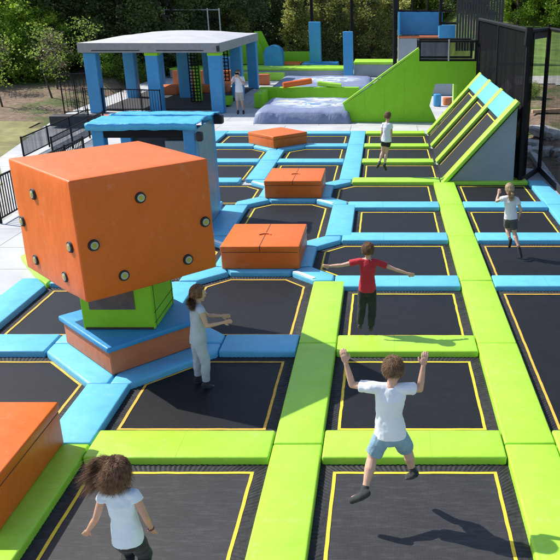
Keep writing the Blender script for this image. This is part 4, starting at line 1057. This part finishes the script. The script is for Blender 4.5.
        tube(bm, [A_-kb*.01-fdn*.02*s, A_-kb*.03*s+fdn*.03*s, A_-kb*.04*s+fdn*.10*s], [(.024*s, .022*s), (.028*s, .022*s), (.028*s, .014*s)], 12, None)
        J['_hip'+sd] = hip
    body = build('body', bm, M[skin], root, True); remesh(body, vox, 3)
    # clothes
    if tops:
        mt, kind, sleeve = tops
        bm = bmesh.new(); g_ = 1.17
        lo = J['pel'] - spine*(.025*s if kind != 'crop' else -.05*s)
        pts = [lo, J['pel']+spine*.05*s, waist+spine*.01, chest, J['pel'].lerp(J['neck'], .90), J['neck']-spine*.004*s]
        rr = [(.120*s, .094*s), (.114*s, .088*s), (.096*s, .074*s), (.110*s, .079*s), (max(.09*s, hw*.86), .060*s), (.050*s, .045*s)]
        tube(bm, pts, rr, 22, (rs, fw), cap=False)
        for sd, sg in (('L', -1), ('R', 1)):
            S_, E_ = J['sh'+sd], J['el'+sd]
            tube(bm, [J['neck']-spine*.03*s, S_, S_.lerp(E_, sleeve*.55), S_.lerp(E_, sleeve)], [.045*s, .045*s, .045*s, .047*s], 14, cap=False)
        o = build('shirt' if kind != 'suit' else 'jumpsuit', bm, M[mt], root, True); remesh(o, max(vox, .006), 3, (.016*s, .10*s))
    if bottoms:
        mt, kind, lg = bottoms
        bm = bmesh.new(); k = 1.0
        tight = .97 if kind in ('leggings', 'suit') else 1.0
        tube(bm, [J['pel']-spine*.035*s, J['pel']+spine*.02*s, J['pel']+spine*.075*s], [(.102*s*tight, .080*s*tight), (.108*s*tight, .083*s*tight), (.098*s*tight, .075*s*tight)], 20, (rs, fw))
        for sd in 'LR':
            hip, K_, A_ = J['_hip'+sd], J['kn'+sd], J['an'+sd]
            if lg <= 1:
                tube(bm, [hip, hip.lerp(K_, lg*.6), hip.lerp(K_, lg)], [.072*s*tight, .068*s*tight, (.066 if tight == 1 else .060)*s*tight], 16, cap=False)
            else:
                q = lg-1; tube(bm, [hip, hip.lerp(K_, .5), K_, K_.lerp(A_, q*.5)-fw*.006, K_.lerp(A_, q)], [.073*s*tight, .066*s*tight, .057*s*tight, .054*s*tight, .040*s*tight+.004], 16, cap=False)
        o = build({'suit': 'trousers'}.get(kind, kind), bm, M[mt], root, True); remesh(o, max(vox, .006), 3, (.013*s, .06*s))
    if shoes:
        for sd in 'LR':
            A_ = J['an'+sd]; kb = (J['kn'+sd]-A_).normalized(); fdn = J['_fd'+sd]
            bm = bmesh.new()
            tube(bm, [A_+kb*.03*s, A_, A_-kb*.018*s], [.029*s, .031*s, .031*s], 12)
            tube(bm, [A_-kb*.018*s-fdn*.028*s, A_-kb*.032*s+fdn*.03*s, A_-kb*.044*s+fdn*.11*s], [.030*s, .032*s, .025*s], 14)
            o = build('sock_shoe', bm, M[shoes], root, True); remesh(o, max(vox, .006), 2)
    # eyes & mouth
    for sg in (-1, 1):
        bm = bmesh.new(); ellip(bm, h+rt*sg*.028*hs_+face*.0765*hs_+up*.006*hs_, (rt, face, up), (.012*hs_, .008*hs_, .007*hs_), 2); e = build('eye', bm, M['eye'], root, True)
        bm = bmesh.new(); ellip(bm, h+rt*sg*.028*hs_+face*.0825*hs_+up*.006*hs_, (rt, face, up), (.0055*hs_, .0035*hs_, .0055*hs_), 2); build('iris', bm, M['c_black'], e, True)
    bm = bmesh.new(); ellip(bm, h-up*.052*hs_+face*.084*hs_, (rt, face, up), (.018*hs_, .006*hs_, .005*hs_), 2); build('mouth', bm, M['lip'], root, True)
    # hair
    if hair:
        hm, style, amt = hair
        bm = bmesh.new(); hc = h+up*.018*hs_-face*.012*hs_; ra = (.079*hs_, .092*hs_, .094*hs_)
        def okdir(q):   # q: unit direction in (rt, face, up)
            return q.z > -.62+.0*q.x and not (q.y > .30 and q.z < .42) and not (style == 'short' and abs(q.x) > .8 and q.z < -.15 and q.y > -.1)
        bm2 = bmesh.new(); bmesh.ops.create_icosphere(bm2, subdivisions=5, radius=1)
        for v in bm2.verts: v.co = v.co
        dl = [f for f in bm2.faces if not okdir(f.calc_center_median().normalized())]
        bmesh.ops.delete(bm2, geom=dl, context='FACES')
        for v in bm2.verts:
            q = v.co.normalized(); k = 1+.045*noise.noise(q*6)+.05*noise.noise(V((q.x*14, q.y*14, q.z*4)))
            v.co = hc+rt*q.x*ra[0]*k+face*q.y*ra[1]*k+up*q.z*ra[2]*k
        cap_ = build('hair', bm2, M[hm], root, True)
        sd_ = cap_.modifiers.new('t', 'SOLIDIFY'); sd_.thickness = .008; sd_.offset = -1
        # strands
        bm = bmesh.new(); rnd = random.Random(hash(style) % 1000 if False else 11+len(label))
        def strand(pts, w):
            pr = None
            for i, p in enumerate(pts):
                d = (pts[min(i+1, len(pts)-1)]-pts[max(0, i-1)]); 
                sdv = d.cross(p-hc+V((rnd.gauss(0,.02), rnd.gauss(0,.02), rnd.gauss(0,.02)))) if i == 0 else sdv0
                if i == 0: sdv0 = sdv.normalized() if sdv.length > 1e-6 else V((1,0,0)); sdv = sdv0
                ww = w*(1-.75*i/(len(pts)-1)); a = bm.verts.new(p-sdv*ww); b_ = bm.verts.new(p+sdv*ww)
                if pr: bm.faces.new((pr[0], pr[1], b_, a))
                pr = (a, b_)
        N = amt
        crown = V((.05, -.45, .9)).normalized()
        for _ in range(N):
            while True:
                q = V((rnd.gauss(0,1), rnd.gauss(0,1), rnd.gauss(0,1))).normalized()
                if okdir(q): break
            p0 = hc+rt*q.x*ra[0]+face*q.y*ra[1]+up*q.z*ra[2]; nrmq = (rt*q.x+face*q.y+up*q.z)
            t = (q-crown); t = t-q*t.dot(q); t = t.normalized() if t.length > 1e-5 else V((1,0,0)); tw = rt*t.x+face*t.y+up*t.z
            if style == 'short':
                L_ = rnd.uniform(.022, .045)*hs_; dd = (tw+nrmq*rnd.uniform(.0, .45)+V((rnd.uniform(-.4,.4), rnd.uniform(-.4,.4), rnd.uniform(-.4,.4)))).normalized()
                strand([p0, p0+dd*L_*.5, p0+dd*L_*.9-nrmq*.006+V((0,0,-.004))], .0016)
            elif style == 'pony':
                tie = h-face*.10*hs_-up*.03*hs_; m_ = (p0+tie)/2+nrmq*.012
                if rnd.random() < .6: strand([p0+nrmq*.003, m_, tie], .0022)
                else:
                    e2 = tie+V((rnd.gauss(0,.016), rnd.gauss(0,.016), 0)); k = PONY(rnd, s)
                    strand([tie, e2+k[0]*.4, e2+k[0], e2+k[1]], .0028)
            elif style == 'flying':
                # hair thrown up and to the left in locks, the rest hanging to the shoulders
                lock = rnd.randrange(16); lr = random.Random(lock*7+1)
                if lock < 9:
                    L_ = lr.uniform(.05, .155)*rnd.uniform(.5, 1.15); g1 = V((-1, lr.uniform(-.45, .3), lr.uniform(-.45, .30)))
                    p1 = p0+tw*.03+nrmq*.012+g1*.02; tgt = hc+V((lr.uniform(-.095, -.05), lr.uniform(-.03,.03), lr.uniform(-.04,.075)))
                    p1 = p1.lerp(tgt, rnd.uniform(.3, .6))
                    j = V((rnd.gauss(0,.013), rnd.gauss(0,.013), rnd.gauss(0,.013)))
                    p2 = tgt+g1*L_*.45+j+V((0,0,.012)); p3 = tgt+g1*L_+j*2+V((0,0,-.03-L_*.12))
                    ps = [p0, (p0+p1)/2+nrmq*.014, p1, (p1+p2)/2+V((0,0,.006)), p2, p3]
                else:
                    L_ = rnd.uniform(.01, .045); out = V((nrmq.x, nrmq.y, 0))
                    p1 = p0+tw*.05+nrmq*.004; p2 = p1+tw*.025+out*.004+V((lr.uniform(-.03,.015), lr.uniform(-.02,.0), -.035)); p3 = p2+V((lr.uniform(-.04,.02), lr.uniform(-.02,.01), -L_))
                    ps = [p0, (p0+p1)/2+nrmq*.006, p1, p2, p3]
                ps = [ps[0]]+[p+V((rnd.gauss(0,.004), rnd.gauss(0,.004), rnd.gauss(0,.004))) for p in ps[1:]]
                strand(ps, .0013)
        build('strands', bm, M[hm], cap_)
    return root
def PONY(rnd, s):
    return (V((rnd.gauss(.01,.012), rnd.gauss(-.01,.012), -.08*s)), V((rnd.gauss(.015,.018), rnd.gauss(0,.015), -rnd.uniform(.10,.17)*s)))

# boy in white, jumping
person(dict(head=(.075,5.47,1.455), neck=(.055,5.44,1.325), shL=(-.115,5.44,1.315), shR=(.185,5.44,1.30), elL=(-.265,5.50,1.30), haL=(-.325,5.52,1.535), elR=(.30,5.50,1.26), haR=(.33,5.52,1.51),
  waist=(.04,5.44,1.05), pel=(.055,5.44,.88), hiL=(-.005,5.44,.86), hiR=(.115,5.44,.86), knL=(-.10,5.45,.63), knR=(.205,5.56,.62), anL=(-.165,5.28,.40), anR=(.255,5.55,.41), toL=(-.27,5.33,.33), toR=(.19,5.66,.33)),
  1.16, 'boy in white T-shirt and blue denim shorts jumping with both arms raised', (.02, .93, -.38), (0, .35, .93), hair=('h_light', 'short', 5200), tops=('c_white', 'tee', .55), bottoms=('c_denim', 'shorts', .82), vox=.0042)
# boy in red
person(dict(head=(-.21,9.26,1.235), neck=(-.21,9.24,1.125), shL=(-.335,9.24,1.09), shR=(-.085,9.24,1.075), elL=(-.56,9.25,1.03), haL=(-.75,9.26,1.015), elR=(.15,9.25,.97), haR=(.345,9.25,.905),
  pel=(-.225,9.24,.70), knL=(-.30,9.26,.43), knR=(-.155,9.26,.425), anL=(-.325,9.22,.19), anR=(-.175,9.20,.165)),
  1.0, 'boy in red T-shirt and black trousers in mid air with arms spread wide', (-.02, .97, -.2), hair=('h_brown', 'short', 2600), tops=('c_red', 'tee', .5), bottoms=('c_black', 'trousers', 1.95), vox=.006, curl=.8)
# girl in grey
person(dict(head=(-2.11,7.86,1.185), neck=(-2.13,7.85,1.07), shL=(-2.20,7.93,1.02), shR=(-2.06,7.74,1.02), elL=(-2.06,8.02,.84), haL=(-1.88,8.06,.82), elR=(-2.01,7.72,.84), haR=(-1.80,7.78,.865),
  pel=(-2.16,7.85,.60), knL=(-2.20,7.92,.34), knR=(-2.08,7.80,.33), anL=(-2.22,7.92,.07), anR=(-2.10,7.80,.06)),
  1.02, 'girl in pale grey sleeveless jumpsuit standing on the mat by the cube', (.75, .66, -.1), hair=('h_brown', 'pony', 2600), tops=('c_grey', 'suit', .12), bottoms=('c_grey', 'suit', 1.85), vox=.0055, curl=.6)
# girl front left
person(dict(head=(-1.94,4.57,1.095), neck=(-1.93,4.54,.975), shL=(-2.045,4.54,.93), shR=(-1.82,4.54,.92), elL=(-2.125,4.52,.72), haL=(-2.24,4.58,.545), elR=(-1.755,4.52,.73), haR=(-1.745,4.60,.545),
  pel=(-1.92,4.55,.52), knL=(-1.99,4.70,.29), knR=(-1.85,4.66,.27), anL=(-1.99,4.52,.08), anR=(-1.85,4.44,.07)),
  1.02, 'girl with flying brown hair, pale T-shirt and black leggings at the bottom left', (.05, .95, -.3), (0,.3,.95), skin='skin_tan', hair=('h_brown', 'flying', 15000), tops=('c_pale', 'tee', .25), bottoms=('c_black', 'leggings', 1.5), vox=.0042)
# blond girl right
person(dict(head=(2.17,12.62,1.24), neck=(2.19,12.60,1.12), shL=(2.08,12.60,1.08), shR=(2.30,12.58,1.06), elL=(1.96,12.62,1.02), haL=(2.01,12.74,1.16), elR=(2.385,12.55,.88), haR=(2.35,12.62,.70),
  pel=(2.22,12.60,.74), hiL=(2.17,12.6,.72), hiR=(2.27,12.6,.72), knL=(2.19,12.72,.50), anL=(2.23,12.58,.33), knR=(2.30,12.62,.46), anR=(2.37,12.44,.22), toR=(2.40,12.42,.12), toL=(2.22,12.62,.24)),
  1.02, 'blond girl with ponytail, white top and dark grey shorts running on the right', (-.1, .97, -.1), hair=('h_blond', 'pony', 2200), tops=('c_pinkwhite', 'tee', .45), bottoms=('c_dgrey', 'shorts', .75), vox=.006)
# tall boy mid air, far
person(dict(head=(.10,18.92,1.575), neck=(.08,18.9,1.42), shL=(-.02,18.93,1.37), shR=(.17,18.87,1.37), elL=(-.05,18.9,1.18), haL=(-.07,18.95,1.02), elR=(.19,18.87,1.17), haR=(.17,18.93,.99),
  pel=(.055,18.9,.97), knL=(-.03,18.95,.68), knR=(.06,18.93,.66), anL=(-.12,18.85,.40), anR=(.015,18.82,.36), toL=(-.16,18.93,.33), toR=(.06,18.9,.27)),
  1.12, 'slim boy in white T-shirt and black shorts in mid air before the green wall', (.55, .8, -.1), hair=('h_light', 'short', 1500), tops=('c_white', 'tee', .45), bottoms=('c_black', 'shorts', .45), vox=.008)
# photographer
man = person(dict(head=(-5.79,30.5,1.60), neck=(-5.79,30.53,1.45), shL=(-5.60,30.52,1.40), shR=(-5.98,30.52,1.40), elL=(-5.55,30.30,1.18), haL=(-5.73,30.20,1.50), elR=(-6.03,30.30,1.18), haR=(-5.85,30.20,1.50),
  pel=(-5.79,30.55,.88), knL=(-5.70,30.53,.48), knR=(-5.88,30.53,.48), anL=(-5.68,30.58,.08), anR=(-5.90,30.58,.08)),
  1.42, 'man in white T-shirt and beige shorts holding a camera to his face', (.12, -.97, -.05), hair=('h_brown', 'short', 900), tops=('c_white', 'tee', .6), bottoms=('c_beige', 'shorts', .9), vox=.010, curl=1.1)
bm = bmesh.new(); box(bm, -.075, .075, -.03, .03, -.045, .045); bevel_all(bm, .01, 2); bmesh.ops.create_cone(bm, cap_ends=True, segments=20, radius1=.038, radius2=.034, depth=.08, matrix=Matrix.Translation((0, -.06, 0)) @ Matrix.Rotation(R(90), 4, 'X'))
o = build('camera', bm, M['blackmetal']); o.location = (-5.79, 30.33, 1.575); tag(o, 'black camera held before the photographer\'s face', 'camera')
# child at the right border
person(dict(head=(2.235,8.05,.78), neck=(2.26,8.03,.66), shL=(2.20,8.03,.62), shR=(2.42,8.02,.62), elL=(2.27,8.15,.50), haL=(2.36,8.3,.5), elR=(2.5,8.0,.45), haR=(2.45,8.2,.4),
  pel=(2.34,8.0,.34), knL=(2.34,8.25,.32), knR=(2.44,8.22,.30), anL=(2.36,8.12,.07), anR=(2.46,8.1,.07)),
  .9, 'small brown haired child crouching, almost wholly cut off by the right picture edge', (-.1, .97, -.1), hair=('h_brown', 'short', 900), tops=('c_dgrey', 'tee', .5), bottoms=('c_dgrey', 'trousers', 1.9), vox=.008)

# bracelet of the front girl
bm = bmesh.new(); c_ = V((-1.747, 4.575, .592))
for k in range(20):
    a = 2*math.pi*k/20; b_ = 2*math.pi*(k+1)/20
    bar(bm, (.022*math.cos(a), .022*math.sin(a), 0), (.022*math.cos(b_), .022*math.sin(b_), 0), .0045, 6)
o = build('bracelet', bm, plain('dark_red_beads', (.15, .03, .04), rough=.4)); o.location = c_; o.rotation_euler = (R(15), 0, 0); tag(o, 'dark bracelet on the front girl\'s right wrist', 'bracelet')

# ------------------------------------------------------------------ trees
def leaf_bm(clumps, per, size, rnd, flat=.8):
    bm = bmesh.new()
    for c, r in clumps:
        for _ in range(int(per*(r**2))):
            q = V((rnd.gauss(0,1), rnd.gauss(0,1), rnd.gauss(0,1))); q = q.normalized()*(rnd.random()**.45)*r
            q.z *= flat; p = c+q; a = V((rnd.gauss(0,1), rnd.gauss(0,1), rnd.gauss(0,.7))).normalized(); b_ = a.cross(V((rnd.gauss(0,1), rnd.gauss(0,1), rnd.gauss(0,1)))).normalized()
            sz = size*rnd.uniform(.6, 1.3)
            v = [bm.verts.new(p-a*sz*.5), bm.verts.new(p+b_*sz*.32), bm.verts.new(p+a*sz*.5), bm.verts.new(p-b_*sz*.32)]
            bm.faces.new(v)
    return bm
def make_tree(name, label, loc, seed, H, W, base, leaf, cat='tree', group='trees beyond the park', per=210, size=.2, nb=34, trunk_r=.2, poplar=False, crown_pow=1.0):
    rnd = random.Random(seed); t = empty(name, loc); tag(t, label, cat, group)
    clumps = []; bm = bmesh.new(); 
    bends = [V((rnd.uniform(-.15,.15)*k, rnd.uniform(-.15,.15)*k, H*.95*k/5)) for k in range(6)]
    tube(bm, bends, [trunk_r*(1-.16*k) for k in range(6)], 8)
    for k in range(nb):
        f = (k+.5)/nb; z = base+(H-base)*f**.9; ang = k*2.4+rnd.uniform(-.4,.4)
        wprof = W*(math.sin(math.pi*min(1, .12+f*.86))**.7 if not poplar else (1-f*.6)*.8)
        rr = wprof*rnd.uniform(.45, 1.0); tip = V((math.cos(ang)*rr, math.sin(ang)*rr, z+rnd.uniform(-.3,.3)))
        st = V((0, 0, max(.2, min(H*.9, z-rr*.5)))); st.x, st.y = bends[min(5, int(st.z/(H*.19)))].xy
        mid = (st+tip)/2+V((0, 0, rr*.1)); tube(bm, [st, mid, tip], [trunk_r*.28, trunk_r*.18, trunk_r*.07], 5, cap=False)
        cr = rnd.uniform(.5, 1.0)*(.35*W+.25); clumps.append((tip, cr))
        if rr > W*.5: clumps.append((st.lerp(tip, .6)+V((0,0,.2)), cr*.7))
    build('trunk', bm, M['bark'], t, True)
    rawbuild('crown', leaf_bm(clumps, per, size, rnd), M[leaf], t)
    return t
def put(src, loc, sc, rz, label):
    c = copy_tree(src); c.location = loc; c.scale = (sc, sc, sc); c.rotation_euler.z = rz; c['label'] = label; return c
def T(x, y): return (x, y, terr(x, y)-.1)
rt_ = random.Random(3)
bright = make_tree('broadleaf_tree', 'bright spring green tree at the far left edge', T(-21.5, 44.0), 1, 6.2, 2.8, .3, 'leaf_bright', per=340, size=.18)
midt = make_tree('broadleaf_tree', 'mid green leafy tree at the far right behind the nets', T(10.5, 62), 2, 6.5, 3.0, .3, 'leaf_mid', per=330, size=.19)
dark = make_tree('evergreen_tree', 'dark evergreen tree left of the pavilion, nearest of the dark ones', T(-17.6, 45.5), 3, 9, 2.7, .2, 'leaf_dark', per=330, size=.17, nb=44)
pop = make_tree('poplar_tree', 'olive poplar behind the far platform, first in the row from the left', T(-6.1, 53.6), 4, 5.4, 1.3, .2, 'leaf_olive', per=480, size=.17, nb=46, poplar=True, trunk_r=.13)
bush = make_tree('bush', 'round green bush at the left edge of the dirt bank', T(-21.5, 40.6), 5, 2.6, 1.5, .15, 'leaf_mid', cat='bush', group='bushes on the bank', per=520, size=.15, nb=16, trunk_r=.07)
bbush = make_tree('bush', 'bright green bush second from the left on the bank', T(-19.8, 41.2), 6, 2.3, 1.3, .15, 'leaf_bright', cat='bush', group='bushes on the bank', per=520, size=.14, nb=14, trunk_r=.06)
pink = make_tree('sapling', 'pinkish blossoming sapling on the dirt bank', T(-16.9, 39.6), 7, 2.7, .85, .9, 'leaf_pink', cat='sapling', group='young trees on the bank', per=240, size=.12, nb=14, trunk_r=.05)
sap = make_tree('sapling', 'thin young tree with dark trunk, leftmost on the bank', T(-17.9, 35.6), 8, 3.6, .9, 1.2, 'leaf_mid', cat='sapling', group='young trees on the bank', per=200, size=.12, nb=12, trunk_r=.05)
ordn = ['first','second','third','fourth','fifth','sixth','seventh','eighth','ninth','tenth','eleventh','twelfth','thirteenth','fourteenth','fifteenth','sixteenth','seventeenth','eighteenth']
for i, (x, y, s_) in enumerate(((-24.5, 43.5, 1.0), (-22.2, 46.5, 1.1), (-19.8, 44.6, .8), (-26, 50, 1.1), (-24, 55, 1.2), (-14.2, 56, 1.0))):
    put(bright, T(x, y), s_, i*1.3, f'bright spring green tree at the far left, {ordn[i]} behind the foremost one')
for i, (x, y, s_) in enumerate(((-15.4, 46.2, 1.0), (-13.2, 47.5, 1.05), (-17.0, 49.0, 1.1), (-11.5, 52.5, 1.1), (-8.9, 57.0, 1.0), (-14.5, 51.5, 1.2), (-18.8, 45.0, .8), (-7.6, 64, 1.1), (-10.4, 60.5, 1.1), (-20, 52, 1.3), (-16.5, 55, 1.3), (-4.3, 67, 1.1), (-1.2, 66, 1.1), (-2.4, 71, 1.2), (9.2, 61.5, .95), (6.6, 62.0, 1.0), (13.8, 63, 1.1))):
    put(dark, T(x, y), s_, i*.9, f'dark evergreen tree in the wood behind, {ordn[i]} from the left cluster by the pavilion' if i < 14 else f'dark tree behind the right net wall, {ordn[i-14]} of three')
for i, (x, y, s_) in enumerate(((-4.5, 54.4, 1.05), (-3.2, 53.6, .95), (-2.2, 54.8, 1.0), (-.9, 53.8, 1.0), (.2, 54.6, .95), (1.3, 56.6, .9), (-9.6, 52, .8), (-11.0, 52.6, .8))):
    put(pop, T(x, y), s_, i*1.7, f'olive poplar behind the far platform, {ordn[i+1]} in the row from the left' if i < 6 else f'olive poplar above the pavilion roof, {ordn[i-6]} of two')
for i, (x, y, s_) in enumerate(((5.0, 66, 1.0), (7.8, 67, 1.2), (14, 60, 1.1), (12.4, 66, 1.2), (16.5, 64, 1.2), (17, 57, 1.0), (3, 70, 1.2), (-1.5, 69, 1.3), (-6, 68, 1.3), (-12, 66, 1.3), (-18, 64, 1.3), (-25, 62, 1.3), (-30, 55, 1.2))):
    put(midt, T(x, y), s_, i*2.1, f'mid green tree of the far wood, {ordn[i]} counted from the right net')
for i, (x, y, s_) in enumerate(((-22.8, 41.3, 1.1), (-20.3, 43.2, 1.1), (-18.2, 42.0, .95), (-15.8, 43.0, .8), (-14.2, 43.2, .7))):
    put(bush if i % 2 == 0 else bbush, T(x, y), s_, i*1.9, f'green bush along the top of the dirt bank, {ordn[i]} behind the front bushes')
for i, (x, y) in enumerate(((-16.2, 37.2), (-15.1, 39.8), (-19.6, 38.8))):
    put(sap if i != 2 else pink, T(x, y), 1.0, i*1.1+.5, f'thin young tree on the dirt bank, {["second", "third", "far left"][i]} one with a dark trunk')
for i, (x, y, s_) in enumerate(((9.6, 57.0, .8), (12.6, 55.5, .9), (15.4, 57.0, .9))):
    put(bright, T(x, y), s_, i*1.5+.4, f'sunlit green tree at the top right above the net, {ordn[i]} of three')
for i, (x, y, s_) in enumerate(((-23.3, 41.6, .62), (-20.4, 42.2, .55), (-18.9, 43.4, .6))):
    put(bright, T(x, y), s_, i*1.5+.9, f'small bright green tree behind the left bank bushes, {ordn[i]} of three')
# low plants on the right bank
for i, (x, y, s_) in enumerate(((8.3, 28.8, .35), (9.0, 33.5, .45), (6.6, 33.8, .3), (8.0, 26.5, .35))):
    put(bush, T(x, y), s_, i*1.1, f'low green plant on the dirt outside the right net, {ordn[i]} of four')
# far hillside foliage mass
rnd = random.Random(12); cl_ = []
for _ in range(420):
    x = rnd.uniform(-55, 45); y = rnd.uniform(72, 84); 
    if 1.5 < x < 9 and y < 80: continue
    cl_.append((V((x, y, terr(x, y)+rnd.uniform(.3, 8))), rnd.uniform(1.2, 2.4)))
o = rawbuild('far_wood', leaf_bm(cl_, 26, .55, rnd, 1.0), M['leaf_dark']); tag(o, 'far off wood closing the view behind all the trees', 'wood', kind='stuff')

# ------------------------------------------------------------------ light, camera
sun_dir = V((-.88, .34, 1.0)).normalized()      # towards the sun
ld = bpy.data.lights.new('sun', 'SUN'); ld.energy = 4.6; ld.angle = R(.53); ld.color = (1, .955, .88)
lo = bpy.data.objects.new('sun', ld); link(lo); lo.rotation_euler = (-sun_dir).to_track_quat('-Z', 'Y').to_euler()
W = bpy.data.worlds.new('World'); S.world = W; W.use_nodes = True; nt = W.node_tree
sk = nt.nodes.new('ShaderNodeTexSky'); sk.sky_type = 'NISHITA'; sk.sun_disc = False
sk.sun_elevation = math.asin(sun_dir.z); sk.sun_rotation = math.atan2(sun_dir.x, sun_dir.y)
nt.links.new(sk.outputs[0], nt.nodes['Background'].inputs['Color']); nt.nodes['Background'].inputs['Strength'].default_value = .15
cd = bpy.data.cameras.new('camera'); cam = bpy.data.objects.new('camera', cd); link(cam)
cam.location = (0, 0, 4.3); cam.rotation_euler = (R(90-20.598), 0, 0)
cd.sensor_width = 36; cd.sensor_fit = 'HORIZONTAL'; cd.lens = 36*745/560; cd.shift_x = -(384-280)/560; cd.clip_end = 3000; cd.clip_start = .05
S.camera = cam
S.render.resolution_x = S.render.resolution_y = 1024
S.view_settings.view_transform = 'Standard'; S.view_settings.look = 'None'; S.view_settings.exposure = 0.45; S.view_settings.gamma = 1
try: S.view_settings.use_curve_mapping = False
except Exception: pass
